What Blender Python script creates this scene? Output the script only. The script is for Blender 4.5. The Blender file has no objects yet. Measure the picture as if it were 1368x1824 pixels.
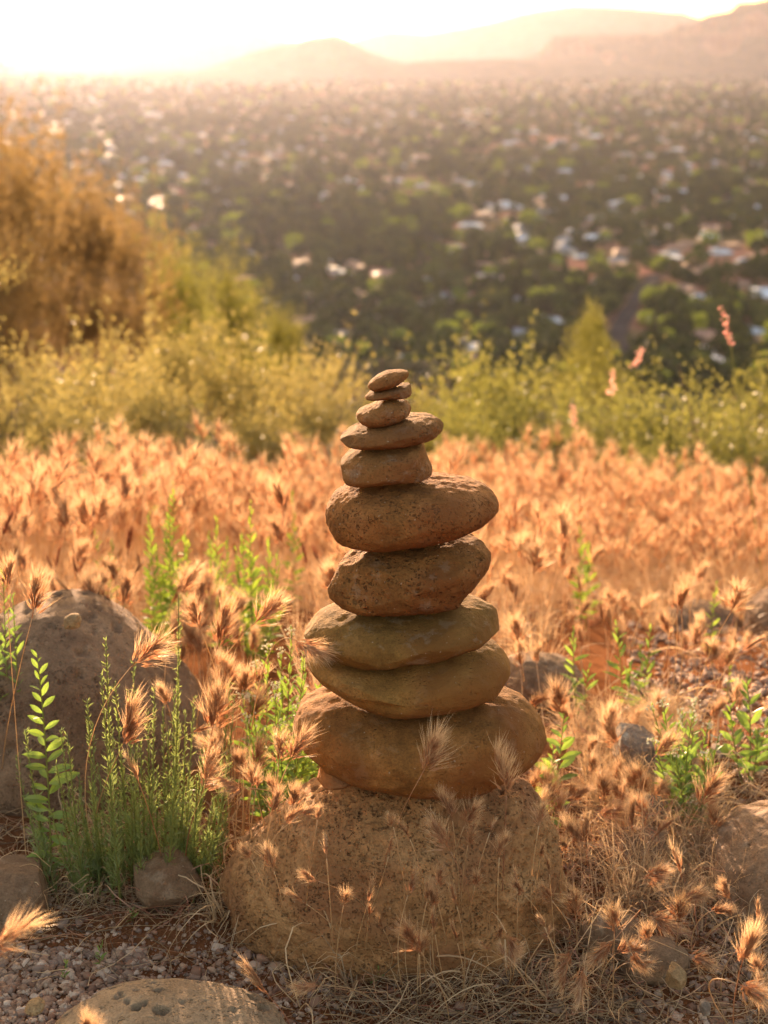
import bpy, bmesh, math, random
import numpy as np
from mathutils import Vector, Matrix, Euler

R = math.radians
SC = bpy.context.scene
COL = SC.collection
rng = np.random.default_rng(11)
random.seed(11)

# ------------------------------------------------------------------ camera
W, H = 1368.0, 1824.0
FPX = 2533.0
CAMZ = 0.95
PITCH = math.atan2(912 - 98, FPX)
cam_d = bpy.data.cameras.new('camera')
cam = bpy.data.objects.new('camera', cam_d)
COL.objects.link(cam)
cam.location = (0, 0, CAMZ)
cam.rotation_euler = (math.pi / 2 - PITCH, 0, 0)
cam_d.sensor_fit = 'VERTICAL'
cam_d.sensor_height = 36.0
cam_d.lens = 36.0 * FPX / H
cam_d.clip_start = 0.05
cam_d.clip_end = 60000
cam_d.dof.use_dof = True
cam_d.dof.focus_distance = 1.50
cam_d.dof.aperture_fstop = 6.0
SC.camera = cam

# ------------------------------------------------------------------ sky, sun, exposure
SUN_EL, SUN_AZ = 7.5, -12.5          # degrees; azimuth from +Y, negative to the left
world = bpy.data.worlds.new('World')
SC.world = world
world.use_nodes = True
wn = world.node_tree
bg = wn.nodes['Background']
sky = wn.nodes.new('ShaderNodeTexSky')
sky.sky_type = 'NISHITA'
sky.sun_disc = False
sky.sun_elevation = R(SUN_EL)
sky.sun_rotation = R(SUN_AZ)
sky.air_density = 1.0
sky.dust_density = 3.0
sky.ozone_density = 1.0
bg.inputs['Strength'].default_value = 0.125
wn.links.new(sky.outputs[0], bg.inputs[0])
sl = bpy.data.lights.new('sun', 'SUN')
sl.energy = 3.2
sl.angle = R(0.5)
sl.color = (1.0, 0.84, 0.72)
sun = bpy.data.objects.new('sun', sl)
COL.objects.link(sun)
sdir = Vector((math.sin(R(SUN_AZ)) * math.cos(R(SUN_EL)), math.cos(R(SUN_AZ)) * math.cos(R(SUN_EL)), math.sin(R(SUN_EL))))
sun.rotation_euler = sdir.to_track_quat('Z', 'Y').to_euler()
sun.location = sdir * 20
vs = SC.view_settings
vs.view_transform = 'Standard'
vs.look = 'None'
vs.gamma = 1
vs.use_curve_mapping = False
vs.exposure = 2.25
vs.use_white_balance = True
vs.white_balance_temperature = 10000
vs.white_balance_tint = 19
SC.cycles.use_denoising = True
SC.cycles.max_bounces = 8
SC.cycles.diffuse_bounces = 4
SC.cycles.transmission_bounces = 6
SC.cycles.volume_bounces = 1

# ------------------------------------------------------------------ pixel -> world helpers (photo pixels)
cp, sp = math.cos(PITCH), math.sin(PITCH)
def ray(px, py):
    u = (px - W / 2) / FPX
    v = (H / 2 - py) / FPX
    return Vector((u, cp + v * sp, -sp + v * cp))
def P(px, py, Y):
    d = ray(px, py)
    return Vector((0, 0, CAMZ)) + d * (Y / d.y)

# ------------------------------------------------------------------ numpy noise
def _hash(ix, iy, iz, s):
    n = (ix * 374761393 + iy * 668265263 + iz * 2147483647 + s * 1274126177) & 0xffffffff
    n = ((n ^ (n >> 13)) * 1274126177) & 0xffffffff
    n = (n ^ (n >> 16)) & 0xffffffff
    return n.astype(np.float64) / 4294967295.0 * 2 - 1
def vnoise(p, s=0):
    p = np.asarray(p, float)
    i = np.floor(p).astype(np.int64)
    f = p - i
    f = f * f * (3 - 2 * f)
    out = 0
    for dx in (0, 1):
        for dy in (0, 1):
            for dz in (0, 1):
                w = (f[:, 0] if dx else 1 - f[:, 0]) * (f[:, 1] if dy else 1 - f[:, 1]) * (f[:, 2] if dz else 1 - f[:, 2])
                out = out + w * _hash(i[:, 0] + dx, i[:, 1] + dy, i[:, 2] + dz, s)
    return out
def fbm(p, octv=4, s=0, gain=0.5):
    p = np.asarray(p, float)
    a, t, out = 1.0, 0.0, 0
    for k in range(octv):
        out = out + a * vnoise(p * (2.03 ** k) + 17.3 * k, s + k)
        t += a
        a *= gain
    return out / t

# ------------------------------------------------------------------ terrain height
VALLEY = -140.0
def GZ(x, y):
    x = np.atleast_1d(np.asarray(x, float)); y = np.atleast_1d(np.asarray(y, float))
    ys = y + 0.04 * x
    t = np.clip(ys - 1.75, 0, None)
    a = 0.29
    z = -a * (np.sqrt(t * t + 0.16) - 0.4)
    t2 = np.clip(ys - 32, 0, None)
    z = z - 0.18 * (np.sqrt(t2 * t2 + 25) - 5)
    far = np.clip((ys - 900) / 9000, 0, 1)
    floor = VALLEY + 48 * far + 0 * x
    k = 12.0
    z = floor + k * np.logaddexp(0, np.clip((z - floor) / k, -50, 50)) * (z - floor < 500)
    z = z + np.where(y < 0.5, (0.5 - y) * 0.10 * np.clip((0.5 - y) / 4, 0, 1), 0)
    q = np.stack([x, y, 0 * x], 1)
    near = np.clip(1 - np.hypot(x, y) / 60, 0, 1)
    z = z + near * (0.022 * fbm(q * 1.7, 3, 5) + 0.010 * fbm(q * 9, 3, 9) + 0.004 * fbm(q * 45, 2, 12))
    m = np.clip((np.hypot(x, y) - 60) / 1200, 0, 1)
    z = z + m * 9.0 * fbm(q / 420, 3, 21)
    return z
_tabs = []
for x0_, x1_, y0_, y1_, st_ in ((-2.6, 2.6, .4, 8.6, .005), (-16, 16, 0, 60, .1), (-300, 300, 0, 900, 2.0), (-5000, 5000, 0, 15000, 25.0)):
    _gx, _gy = np.arange(x0_, x1_, st_), np.arange(y0_, y1_, st_)
    _tabs.append((x0_, _gx[-1] - st_, y0_, _gy[-1] - st_, st_, GZ(*[a.ravel() for a in np.meshgrid(_gx, _gy)]).reshape(len(_gy), len(_gx)).tolist()))
def gz(x, y):
    """ground height read from nested tables of GZ"""
    for x0, x1, y0, y1, st, tb in _tabs:
        if x0 < x < x1 and y0 < y < y1:
            u, v = (x - x0) / st, (y - y0) / st
            i, j = int(u), int(v); u -= i; v -= j
            a, b = tb[j], tb[j + 1]
            return (a[i] * (1 - u) + a[i + 1] * u) * (1 - v) + (b[i] * (1 - u) + b[i + 1] * u) * v
    return float(GZ([x], [y])[0])
def G(px, py):
    """where the sight line through a photo pixel meets the ground"""
    d = ray(px, py)
    d = d / d.y
    lo, hi = 0.6, 0.7
    while CAMZ + d.z * hi > gz(d.x * hi, hi) and hi < 9000:
        lo, hi = hi, hi * 1.12
    for _ in range(14 if hi < 9 else 22):
        m = (lo + hi) / 2
        if CAMZ + d.z * m > gz(d.x * m, m): lo = m
        else: hi = m
    return Vector((d.x * hi, hi, gz(d.x * hi, hi)))

# ------------------------------------------------------------------ object helpers
def tag(o, label=None, cat=None, group=None, kind=None):
    if label: o['label'] = label
    if cat: o['category'] = cat
    if group: o['group'] = group
    if kind: o['kind'] = kind
    return o
def link(name, me, parent=None, loc=None, rot=None, link_it=True):
    o = bpy.data.objects.new(name, me)
    if link_it: COL.objects.link(o)
    if parent: o.parent = parent
    if loc is not None: o.location = loc
    if rot is not None: o.rotation_euler = rot
    return o
def root(name, loc, label, cat, group=None):
    o = bpy.data.objects.new(name, None)
    o.empty_display_size = 0.02
    COL.objects.link(o)
    o.location = loc
    return tag(o, label, cat, group)
def mesh(name, V, F, mats, fm=None, smooth=False):
    me = bpy.data.meshes.new(name)
    V = np.asarray(V, np.float32)
    if isinstance(F, np.ndarray) and F.ndim == 2:
        n, k = F.shape
        me.vertices.add(len(V)); me.vertices.foreach_set('co', V.ravel())
        me.loops.add(n * k); me.loops.foreach_set('vertex_index', F.ravel().astype(np.int32))
        me.polygons.add(n)
        me.polygons.foreach_set('loop_start', np.arange(0, n * k, k, dtype=np.int32))
        me.polygons.foreach_set('loop_total', np.full(n, k, np.int32))
        me.update(calc_edges=True)
    else:
        me.from_pydata([tuple(v) for v in V], [], [tuple(f) for f in F])
    for m in (mats if isinstance(mats, (list, tuple)) else [mats]):
        me.materials.append(m)
    if fm is not None:
        me.polygons.foreach_set('material_index', np.asarray(fm, np.int32))
    if smooth:
        me.polygons.foreach_set('use_smooth', np.ones(len(me.polygons), bool))
    me.validate()
    return me

class MB:
    """collects thin blades and tubes into one triangle/quad soup"""
    def __init__(s): s.V = []; s.F = []; s.M = []
    def poly(s, pts, m=0):
        b = len(s.V); s.V.extend([tuple(p) for p in pts]); s.F.append(tuple(range(b, b + len(pts)))); s.M.append(m)
    def blade(s, a, b, w, m=0, side=None):
        a = Vector(a); b = Vector(b); d = (b - a)
        if side is None:
            side = d.cross(Vector((random.uniform(-1, 1), random.uniform(-1, 1), random.uniform(-1, 1))))
        side = side.normalized() * w * 0.5
        s.poly([a - side, a + side, b], m)
    def diamond(s, a, b, w, m=0, side=None, k=0.45):
        a = Vector(a); b = Vector(b); d = b - a
        if side is None:
            side = d.cross(Vector((random.uniform(-1, 1), random.uniform(-1, 1), random.uniform(-1, 1))))
        side = side.normalized() * w * 0.5
        c = a + d * k
        s.poly([a, c + side, b, c - side], m)
    def ribbon(s, pts, w0, w1, m=0, side=None):
        n = len(pts)
        pts = [Vector(p) for p in pts]
        if side is None:
            side = (pts[-1] - pts[0]).cross(Vector((random.uniform(-1, 1), random.uniform(-1, 1), random.uniform(-1, 1))))
            if side.length < 1e-9: side = Vector((1, 0, 0))
        side = side.normalized()
        b = len(s.V)
        for i, p in enumerate(pts):
            w = (w0 + (w1 - w0) * i / (n - 1)) * 0.5
            s.V.append(tuple(p - side * w)); s.V.append(tuple(p + side * w))
        for i in range(n - 1):
            s.F.append((b + 2 * i, b + 2 * i + 1, b + 2 * i + 3, b + 2 * i + 2)); s.M.append(m)
    def tube(s, pts, r0, r1, m=0, k=4):
        pts = [Vector(p) for p in pts]; n = len(pts); b = len(s.V)
        for i, p in enumerate(pts):
            t = (pts[min(i + 1, n - 1)] - pts[max(i - 1, 0)]).normalized()
            u = t.cross(Vector((0.31, 0.87, 0.38))).normalized(); v = t.cross(u)
            r = r0 + (r1 - r0) * i / (n - 1)
            for j in range(k):
                a = 2 * math.pi * j / k
                s.V.append(tuple(p + u * (r * math.cos(a)) + v * (r * math.sin(a))))
        for i in range(n - 1):
            for j in range(k):
                s.F.append((b + i * k + j, b + i * k + (j + 1) % k, b + (i + 1) * k + (j + 1) % k, b + (i + 1) * k + j)); s.M.append(m)
        s.F.append(tuple(b + j for j in range(k))[::-1]); s.M.append(m)
        s.F.append(tuple(b + (n - 1) * k + j for j in range(k))); s.M.append(m)
    def mesh(s, name, mats, smooth=False):
        return mesh(name, s.V, s.F, mats, s.M, smooth)
def bez(a, c, b, n):
    a, b, c = Vector(a), Vector(b), Vector(c)
    return [a * (1 - t) ** 2 + c * (2 * t * (1 - t)) + b * t * t for t in [i / n for i in range(n + 1)]]

# ------------------------------------------------------------------ materials
def new_mat(name):
    m = bpy.data.materials.new(name); m.use_nodes = True
    nt = m.node_tree; nt.nodes.clear()
    return m, nt, nt.nodes.new('ShaderNodeOutputMaterial')
def N(nt, t, **kw):
    n = nt.nodes.new(t)
    for k, v in kw.items():
        if k in n.inputs: n.inputs[k].default_value = v
        else: setattr(n, k, v)
    return n
def ramp(nt, fac, stops):
    r = nt.nodes.new('ShaderNodeValToRGB')
    e = r.color_ramp.elements
    while len(e) < len(stops): e.new(0.5)
    for el, (p, c) in zip(e, stops):
        el.position = p; el.color = (*c, 1) if len(c) == 3 else c
    nt.links.new(fac, r.inputs[0])
    return r.outputs[0]
def noise_tex(nt, vec, scale, detail=3, rough=0.55):
    n = N(nt, 'ShaderNodeTexNoise'); n.inputs['Scale'].default_value = scale
    n.inputs['Detail'].default_value = detail; n.inputs['Roughness'].default_value = rough
    nt.links.new(vec, n.inputs['Vector'])
    return n.outputs['Fac']
def mixc(nt, fac, a, b, mode='MIX'):
    m = nt.nodes.new('ShaderNodeMix'); m.data_type = 'RGBA'; m.blend_type = mode
    for s, v in ((m.inputs[0], fac), (m.inputs[6], a), (m.inputs[7], b)):
        if hasattr(v, 'is_output'): nt.links.new(v, s)
        else: s.default_value = v if not isinstance(v, tuple) or len(v) == 4 else (*v, 1)
    return m.outputs[2]
def math_n(nt, op, a, b=None, clamp=False):
    m = nt.nodes.new('ShaderNodeMath'); m.operation = op; m.use_clamp = clamp
    for s, v in ((m.inputs[0], a), (m.inputs[1], b)):
        if v is None: continue
        if hasattr(v, 'is_output'): nt.links.new(v, s)
        else: s.default_value = v
    return m.outputs[0]

def stone_mat(name, c1, c2, c3, pit=0.5, pit_scale=160, rough=0.92, stain=None, lichen=0.0):
    m, nt, out = new_mat(name)
    tc = N(nt, 'ShaderNodeTexCoord').outputs['Object']
    big = noise_tex(nt, tc, 14, 4)
    col = ramp(nt, big, [(0.3, c1), (0.52, c2), (0.72, c3)])
    fine = noise_tex(nt, tc, 420, 3, 0.7)
    col = mixc(nt, 0.55, col, ramp(nt, fine, [(0.30, (0.42, 0.40, 0.38)), (0.5, (1, 1, 1)), (0.72, (1.5, 1.45, 1.4))]), 'MULTIPLY')
    mid = noise_tex(nt, tc, 75, 4, 0.65)
    col = mixc(nt, 0.5, col, ramp(nt, mid, [(0.33, (0.55, 0.5, 0.46)), (0.55, (1, 1, 1)), (0.7, (1.25, 1.2, 1.12))]), 'MULTIPLY')
    wob = N(nt, 'ShaderNodeTexNoise'); wob.inputs['Scale'].default_value = pit_scale * 0.9; wob.inputs['Detail'].default_value = 2
    nt.links.new(tc, wob.inputs['Vector'])
    vm = nt.nodes.new('ShaderNodeVectorMath'); vm.operation = 'MULTIPLY_ADD'; vm.inputs[1].default_value = (0.9 / pit_scale,) * 3
    nt.links.new(wob.outputs['Color'], vm.inputs[0]); nt.links.new(tc, vm.inputs[2])
    hole = None
    for mul, rmul, wt in ((1.0, 0.50, 1.0), (2.3, 0.62, 0.7)):
        vor = N(nt, 'ShaderNodeTexVoronoi'); vor.inputs['Scale'].default_value = pit_scale * mul
        nt.links.new(vm.outputs[0], vor.inputs['Vector'])
        sep = nt.nodes.new('ShaderNodeSeparateColor'); nt.links.new(vor.outputs['Color'], sep.inputs[0])
        rad = math_n(nt, 'MULTIPLY', math_n(nt, 'POWER', sep.outputs[0], 1.6), rmul)
        h1 = math_n(nt, 'SUBTRACT', 1.0, math_n(nt, 'DIVIDE', vor.outputs['Distance'], rad, True), True)
        h1 = math_n(nt, 'MULTIPLY', h1, wt)
        hole = h1 if hole is None else math_n(nt, 'MAXIMUM', hole, h1)
    hole = math_n(nt, 'MULTIPLY', hole, ramp(nt, noise_tex(nt, tc, 26, 3), [(0.38, (0.1,) * 3), (0.6, (1,) * 3)]))
    col = mixc(nt, math_n(nt, 'MULTIPLY', hole, 0.34 * min(1, pit * 1.3), True), col, tuple(x * 0.5 for x in c1))
    if stain:
        sm = ramp(nt, noise_tex(nt, tc, 9, 3), [(0.47, (0, 0, 0)), (0.62, (1, 1, 1))])
        col = mixc(nt, sm, col, stain)
    sp_ = ramp(nt, noise_tex(nt, tc, 230, 1), [(0.74, (0, 0, 0)), (0.78, (1, 1, 1))])
    col = mixc(nt, math_n(nt, 'MULTIPLY', sp_, 0.35 + lichen), col, (0.55, 0.47, 0.38))
    if lichen:
        lm = ramp(nt, noise_tex(nt, tc, 38, 5, 0.7), [(0.55, (0, 0, 0)), (0.62, (1, 1, 1))])
        col = mixc(nt, math_n(nt, 'MULTIPLY', lm, lichen), col, (0.5, 0.5, 0.44))
    b = N(nt, 'ShaderNodeBsdfPrincipled'); b.inputs['Roughness'].default_value = rough
    b.inputs['Specular IOR Level'].default_value = 0.25
    nt.links.new(col, b.inputs['Base Color'])
    h = math_n(nt, 'SUBTRACT', math_n(nt, 'MULTIPLY', fine, 0.35), math_n(nt, 'MULTIPLY', hole, pit * 2.2))
    h = math_n(nt, 'ADD', h, math_n(nt, 'MULTIPLY', mid, 0.9))
    bp = N(nt, 'ShaderNodeBump'); bp.inputs['Strength'].default_value = 1.0; bp.inputs['Distance'].default_value = 0.0026
    nt.links.new(h, bp.inputs['Height']); nt.links.new(bp.outputs[0], b.inputs['Normal'])
    nt.links.new(b.outputs[0], out.inputs[0])
    return m

def leaf_mat(name, ca, cb, ta=None, trans=0.5, gloss=0.04, scale=60, grough=0.4, vary=0.3):
    """thin plant tissue: diffuse front, translucent through, tone varied per object and along the piece"""
    m, nt, out = new_mat(name)
    tc = N(nt, 'ShaderNodeTexCoord').outputs['Object']
    n = noise_tex(nt, tc, scale, 3)
    oi = nt.nodes.new('ShaderNodeObjectInfo')
    f = math_n(nt, 'ADD', math_n(nt, 'MULTIPLY', n, 1 - vary), math_n(nt, 'MULTIPLY', oi.outputs['Random'], vary))
    col = ramp(nt, f, [(0.28, ca), (0.68, cb)])
    d = N(nt, 'ShaderNodeBsdfDiffuse'); nt.links.new(col, d.inputs[0])
    t = N(nt, 'ShaderNodeBsdfTranslucent')
    if ta: nt.links.new(mixc(nt, 0.6, col, ta), t.inputs[0])
    else: nt.links.new(col, t.inputs[0])
    mx = nt.nodes.new('ShaderNodeMixShader'); mx.inputs[0].default_value = trans
    nt.links.new(d.outputs[0], mx.inputs[1]); nt.links.new(t.outputs[0], mx.inputs[2])
    g = N(nt, 'ShaderNodeBsdfGlossy'); g.inputs['Roughness'].default_value = grough
    m2 = nt.nodes.new('ShaderNodeMixShader'); m2.inputs[0].default_value = gloss
    nt.links.new(mx.outputs[0], m2.inputs[1]); nt.links.new(g.outputs[0], m2.inputs[2])
    nt.links.new(m2.outputs[0], out.inputs[0])
    return m

M = {}
M['stone_a'] = stone_mat('brown sandstone', (0.300, 0.121, 0.042), (0.432, 0.186, 0.068), (0.540, 0.251, 0.101), pit=0.35, pit_scale=260)
M['stone_b'] = stone_mat('pitted brown basalt', (0.264, 0.107, 0.037), (0.396, 0.167, 0.059), (0.492, 0.219, 0.086), pit=1.0, pit_scale=190)
M['stone_c'] = stone_mat('smooth ochre stone', (0.324, 0.135, 0.040), (0.432, 0.191, 0.059), (0.504, 0.237, 0.086), pit=0.15, pit_scale=240, stain=(0.27, 0.12, 0.055))
M['stone_d'] = stone_mat('reddish brown stone', (0.336, 0.121, 0.040), (0.444, 0.172, 0.058), (0.504, 0.223, 0.086), pit=0.3, pit_scale=220, stain=(0.29, 0.13, 0.06))
M['boulder'] = stone_mat('vesicular tan basalt', (0.28, 0.14, 0.065), (0.44, 0.225, 0.105), (0.55, 0.31, 0.16), pit=1.3, pit_scale=190, stain=(0.29, 0.13, 0.064))
M['boulder_tan'] = stone_mat('pale tan basalt', (0.26, 0.18, 0.12), (0.35, 0.25, 0.17), (0.42, 0.31, 0.22), pit=.8, pit_scale=170)
M['dark_husk'] = leaf_mat('dark rust husks', (0.22, 0.07, 0.045), (0.38, 0.15, 0.09), trans=0.35, gloss=0.03, scale=80)
M['stone_e'] = stone_mat('tan pebble stone', (0.28, 0.17, 0.09), (0.38, 0.25, 0.14), (0.46, 0.33, 0.2), pit=0.3, pit_scale=260)
M['boulder_dark'] = stone_mat('vesicular dark basalt', (0.156, 0.088, 0.058), (0.230, 0.139, 0.092), (0.295, 0.189, 0.128), pit=1.1, pit_scale=150)
M['rock_grey'] = stone_mat('grey brown rock', (0.170, 0.100, 0.064), (0.260, 0.162, 0.106), (0.330, 0.214, 0.140), pit=0.4, pit_scale=170, lichen=0.12)
M['rock_lichen'] = stone_mat('lichen spotted rock', (0.16, 0.12, 0.10), (0.25, 0.20, 0.17), (0.32, 0.27, 0.23), pit=0.4, pit_scale=150, lichen=0.6)

M['awn'] = leaf_mat('dry grass awns', (0.60, 0.37, 0.22), (0.82, 0.59, 0.38), trans=0.5, gloss=0.07, grough=0.35, scale=50)
M['spikelet'] = leaf_mat('rust seed husks', (0.36, 0.15, 0.08), (0.58, 0.31, 0.18), trans=0.45, gloss=0.04, scale=80)
M['straw'] = leaf_mat('dry straw', (0.56, 0.36, 0.21), (0.80, 0.58, 0.37), trans=0.4, gloss=0.06, scale=30)
M['straw_pale'] = leaf_mat('bleached litter', (0.30, 0.19, 0.11), (0.56, 0.40, 0.26), trans=0.3, gloss=0.04, scale=20)
M['red_stem'] = leaf_mat('reddish grass stems', (0.40, 0.14, 0.10), (0.60, 0.32, 0.18), trans=0.3, gloss=0.06, scale=30)
M['leaf'] = leaf_mat('fresh green leaves', (0.10, 0.20, 0.035), (0.20, 0.34, 0.06), ta=(0.30, 0.46, 0.08), trans=0.5, gloss=0.06)
M['leaf_far'] = leaf_mat('sunlit green leaves', (0.11, 0.21, 0.03), (0.22, 0.34, 0.05), ta=(0.32, 0.46, 0.07), trans=0.5, gloss=0.04)
M['needle'] = leaf_mat('grey green needles', (0.11, 0.165, 0.065), (0.23, 0.31, 0.12), ta=(0.38, 0.48, 0.14), trans=0.42, gloss=0.05)
M['green_stem'] = leaf_mat('green stems', (0.14, 0.17, 0.05), (0.28, 0.30, 0.09), trans=0.25)
M['bud'] = leaf_mat('white buds', (0.6, 0.58, 0.45), (0.8, 0.78, 0.62), trans=0.3)
M['shrub_l'] = leaf_mat('olive gold shrub leaves', (0.12, 0.125, 0.045), (0.26, 0.23, 0.09), ta=(0.46, 0.37, 0.13), trans=0.45, gloss=0.06, scale=4)
M['shrub_r'] = leaf_mat('yellow green shrub leaves', (0.08, 0.10, 0.03), (0.18, 0.19, 0.055), ta=(0.34, 0.32, 0.09), trans=0.42, gloss=0.04, scale=4)
M['conifer'] = leaf_mat('glow-tinted conifer sprays', (0.11, 0.085, 0.045), (0.22, 0.165, 0.07), ta=(0.46, 0.30, 0.13), trans=0.42, gloss=0.03, scale=2)  # lightened and warmed: the flare glow over the left trees is in this colour
M['juniper'] = leaf_mat('olive juniper sprays', (0.09, 0.11, 0.03), (0.19, 0.20, 0.055), ta=(0.36, 0.34, 0.09), trans=0.4, gloss=0.03, scale=2)
M['bark'] = leaf_mat('grey bark', (0.10, 0.07, 0.05), (0.20, 0.15, 0.11), trans=0.0, gloss=0.02, scale=25)
M['far_leaf'] = leaf_mat('valley tree foliage', (0.036, 0.052, 0.018), (0.095, 0.118, 0.036), ta=(0.10, 0.13, 0.04), trans=0.05, gloss=0.0, scale=0.25, vary=0.6)
M['far_leaf_bright'] = leaf_mat('bright valley tree foliage', (0.09, 0.14, 0.03), (0.17, 0.22, 0.045), ta=(0.30, 0.40, 0.06), trans=0.35, gloss=0.0, scale=0.25, vary=0.6)
M['flower'] = leaf_mat('pink flower spike', (0.62, 0.26, 0.24), (0.85, 0.50, 0.42), trans=0.5)

def plain(name, col, rough=0.7, metal=0.0, spec=0.5, nscale=1.0, amp=0.25):
    m, nt, out = new_mat(name)
    tc = N(nt, 'ShaderNodeTexCoord').outputs['Object']
    n = noise_tex(nt, tc, nscale, 4)
    oi = nt.nodes.new('ShaderNodeObjectInfo')
    c = ramp(nt, n, [(0.3, tuple(x * (1 - amp) for x in col)), (0.7, tuple(min(1, x * (1 + amp)) for x in col))])
    c = mixc(nt, 1.0, c, ramp(nt, oi.outputs['Random'], [(0, (0.75,) * 3), (1, (1.15,) * 3)]), 'MULTIPLY')
    b = N(nt, 'ShaderNodeBsdfPrincipled'); b.inputs['Roughness'].default_value = rough; b.inputs['Metallic'].default_value = metal
    b.inputs['Specular IOR Level'].default_value = spec
    nt.links.new(c, b.inputs['Base Color']); nt.links.new(b.outputs[0], out.inputs[0])
    return m
M['wall_tan'] = plain('tan stucco', (0.38, 0.27, 0.21))
M['wall_grey'] = plain('pale stucco', (0.50, 0.46, 0.43))
M['roof_pale'] = plain('sky-sheen pale roofing', (0.52, 0.62, 0.76), rough=0.5, spec=0.35)  # bluish white base colour carries the bright sky reflected by the roofs
M['roof_grey'] = plain('grey roofing', (0.22, 0.26, 0.33), rough=0.6, spec=.1)
M['roof_red'] = plain('terracotta roofing', (0.34, 0.18, 0.14), rough=0.6)
M['glass'] = plain('window glass', (0.06, 0.07, 0.08), rough=0.1, spec=1.0)
M['asphalt'] = plain('valley asphalt', (0.085, 0.075, 0.08), rough=0.9, spec=0.0, nscale=0.05)
M['earth'] = plain('bare red earth', (0.34, 0.17, 0.13), rough=1.0, spec=0.0, nscale=0.03)
M['galv'] = plain('galvanised wire', (0.42, 0.36, 0.30), rough=0.4, metal=0.7, nscale=5)

# soil and valley floor
def ground_mat():
    m, nt, out = new_mat('red soil and valley scrub')
    geo = nt.nodes.new('ShaderNodeNewGeometry')
    pos = geo.outputs['Position']
    sepx = nt.nodes.new('ShaderNodeSeparateXYZ'); nt.links.new(pos, sepx.inputs[0])
    n1 = noise_tex(nt, pos, 3.5, 5); n2 = noise_tex(nt, pos, 60, 5, 0.7); n3 = noise_tex(nt, pos, 380, 3, 0.7)
    soil = ramp(nt, n1, [(0.3, (0.15, 0.055, 0.026)), (0.6, (0.24, 0.10, 0.050)), (0.8, (0.31, 0.15, 0.085))])
    soil = mixc(nt, 0.6, soil, ramp(nt, n2, [(0.3, (0.5, 0.46, 0.44)), (0.55, (1, 1, 1)), (0.75, (1.5, 1.4, 1.3))]), 'MULTIPLY')
    soil = mixc(nt, 0.5, soil, ramp(nt, n3, [(0.3, (0.5, 0.5, 0.5)), (0.7, (1.5, 1.5, 1.5))]), 'MULTIPLY')
    f1 = noise_tex(nt, pos, 0.008, 4, 0.6); f2 = noise_tex(nt, pos, 0.05, 4, 0.7); f3 = noise_tex(nt, pos, 0.0022, 3, 0.5)
    scrub = ramp(nt, f2, [(0.35, (0.045, 0.052, 0.022)), (0.5, (0.085, 0.08, 0.04)), (0.62, (0.15, 0.115, 0.07))])
    earth = ramp(nt, f2, [(0.35, (0.22, 0.10, 0.075)), (0.6, (0.33, 0.17, 0.135))])
    far = mixc(nt, ramp(nt, f1, [(0.52, (0, 0, 0)), (0.60, (1, 1, 1))]), scrub, earth)
    far = mixc(nt, ramp(nt, f3, [(0.45, (0, 0, 0)), (0.6, (0.6, 0.6, 0.6))]), far, scrub)
    mf = nt.nodes.new('ShaderNodeMapRange'); mf.inputs[1].default_value = 40; mf.inputs[2].default_value = 200
    nt.links.new(sepx.outputs[1], mf.inputs[0])
    mb_ = nt.nodes.new('ShaderNodeMapRange'); mb_.inputs[1].default_value = 4; mb_.inputs[2].default_value = 20; mb_.inputs[4].default_value = 0.9
    nt.links.new(sepx.outputs[1], mb_.inputs[0])
    col = mixc(nt, mf.outputs[0], soil, far)
    b = N(nt, 'ShaderNodeBsdfPrincipled'); b.inputs['Roughness'].default_value = 0.95; b.inputs['Specular IOR Level'].default_value = 0.0
    nt.links.new(col, b.inputs['Base Color'])
    bp = N(nt, 'ShaderNodeBump'); bp.inputs['Strength'].default_value = 0.9; bp.inputs['Distance'].default_value = 0.004
    nt.links.new(math_n(nt, 'SUBTRACT', 0.9, mb_.outputs[0]), bp.inputs['Strength'])
    nt.links.new(math_n(nt, 'ADD', n2, math_n(nt, 'MULTIPLY', n3, 0.5)), bp.inputs['Height'])
    nt.links.new(bp.outputs[0], b.inputs['Normal'])
    nt.links.new(b.outputs[0], out.inputs[0])
    return m
M['ground'] = ground_mat()
def hill_mat(name, c1, c2, band=0.02):
    m, nt, out = new_mat(name)
    geo = nt.nodes.new('ShaderNodeNewGeometry'); pos = geo.outputs['Position']
    mp = nt.nodes.new('ShaderNodeMapping'); mp.inputs['Scale'].default_value = (0.15, 0.15, 1.0); nt.links.new(pos, mp.inputs[0])
    n = noise_tex(nt, mp.outputs[0], band, 5)
    nz = nt.nodes.new('ShaderNodeSeparateXYZ'); nt.links.new(geo.outputs['Normal'], nz.inputs[0])
    c = ramp(nt, n, [(0.35, c1), (0.65, c2)])
    veg = ramp(nt, noise_tex(nt, pos, 0.012, 5, 0.7), [(0.4, (0.05, 0.06, 0.028)), (0.7, (0.15, 0.10, 0.06))])
    c = mixc(nt, ramp(nt, nz.outputs[2], [(0.45, (0, 0, 0)), (0.75, (0.85, 0.85, 0.85))]), c, veg)
    b = N(nt, 'ShaderNodeBsdfPrincipled'); b.inputs['Roughness'].default_value = 1; b.inputs['Specular IOR Level'].default_value = 0
    nt.links.new(c, b.inputs['Base Color']); nt.links.new(b.outputs[0], out.inputs[0])
    return m
M['redrock'] = hill_mat('red rock cliffs', (0.22, 0.10, 0.07), (0.36, 0.19, 0.13))
M['greyrock'] = hill_mat('grey mountain rock', (0.16, 0.12, 0.10), (0.24, 0.18, 0.15))
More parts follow.
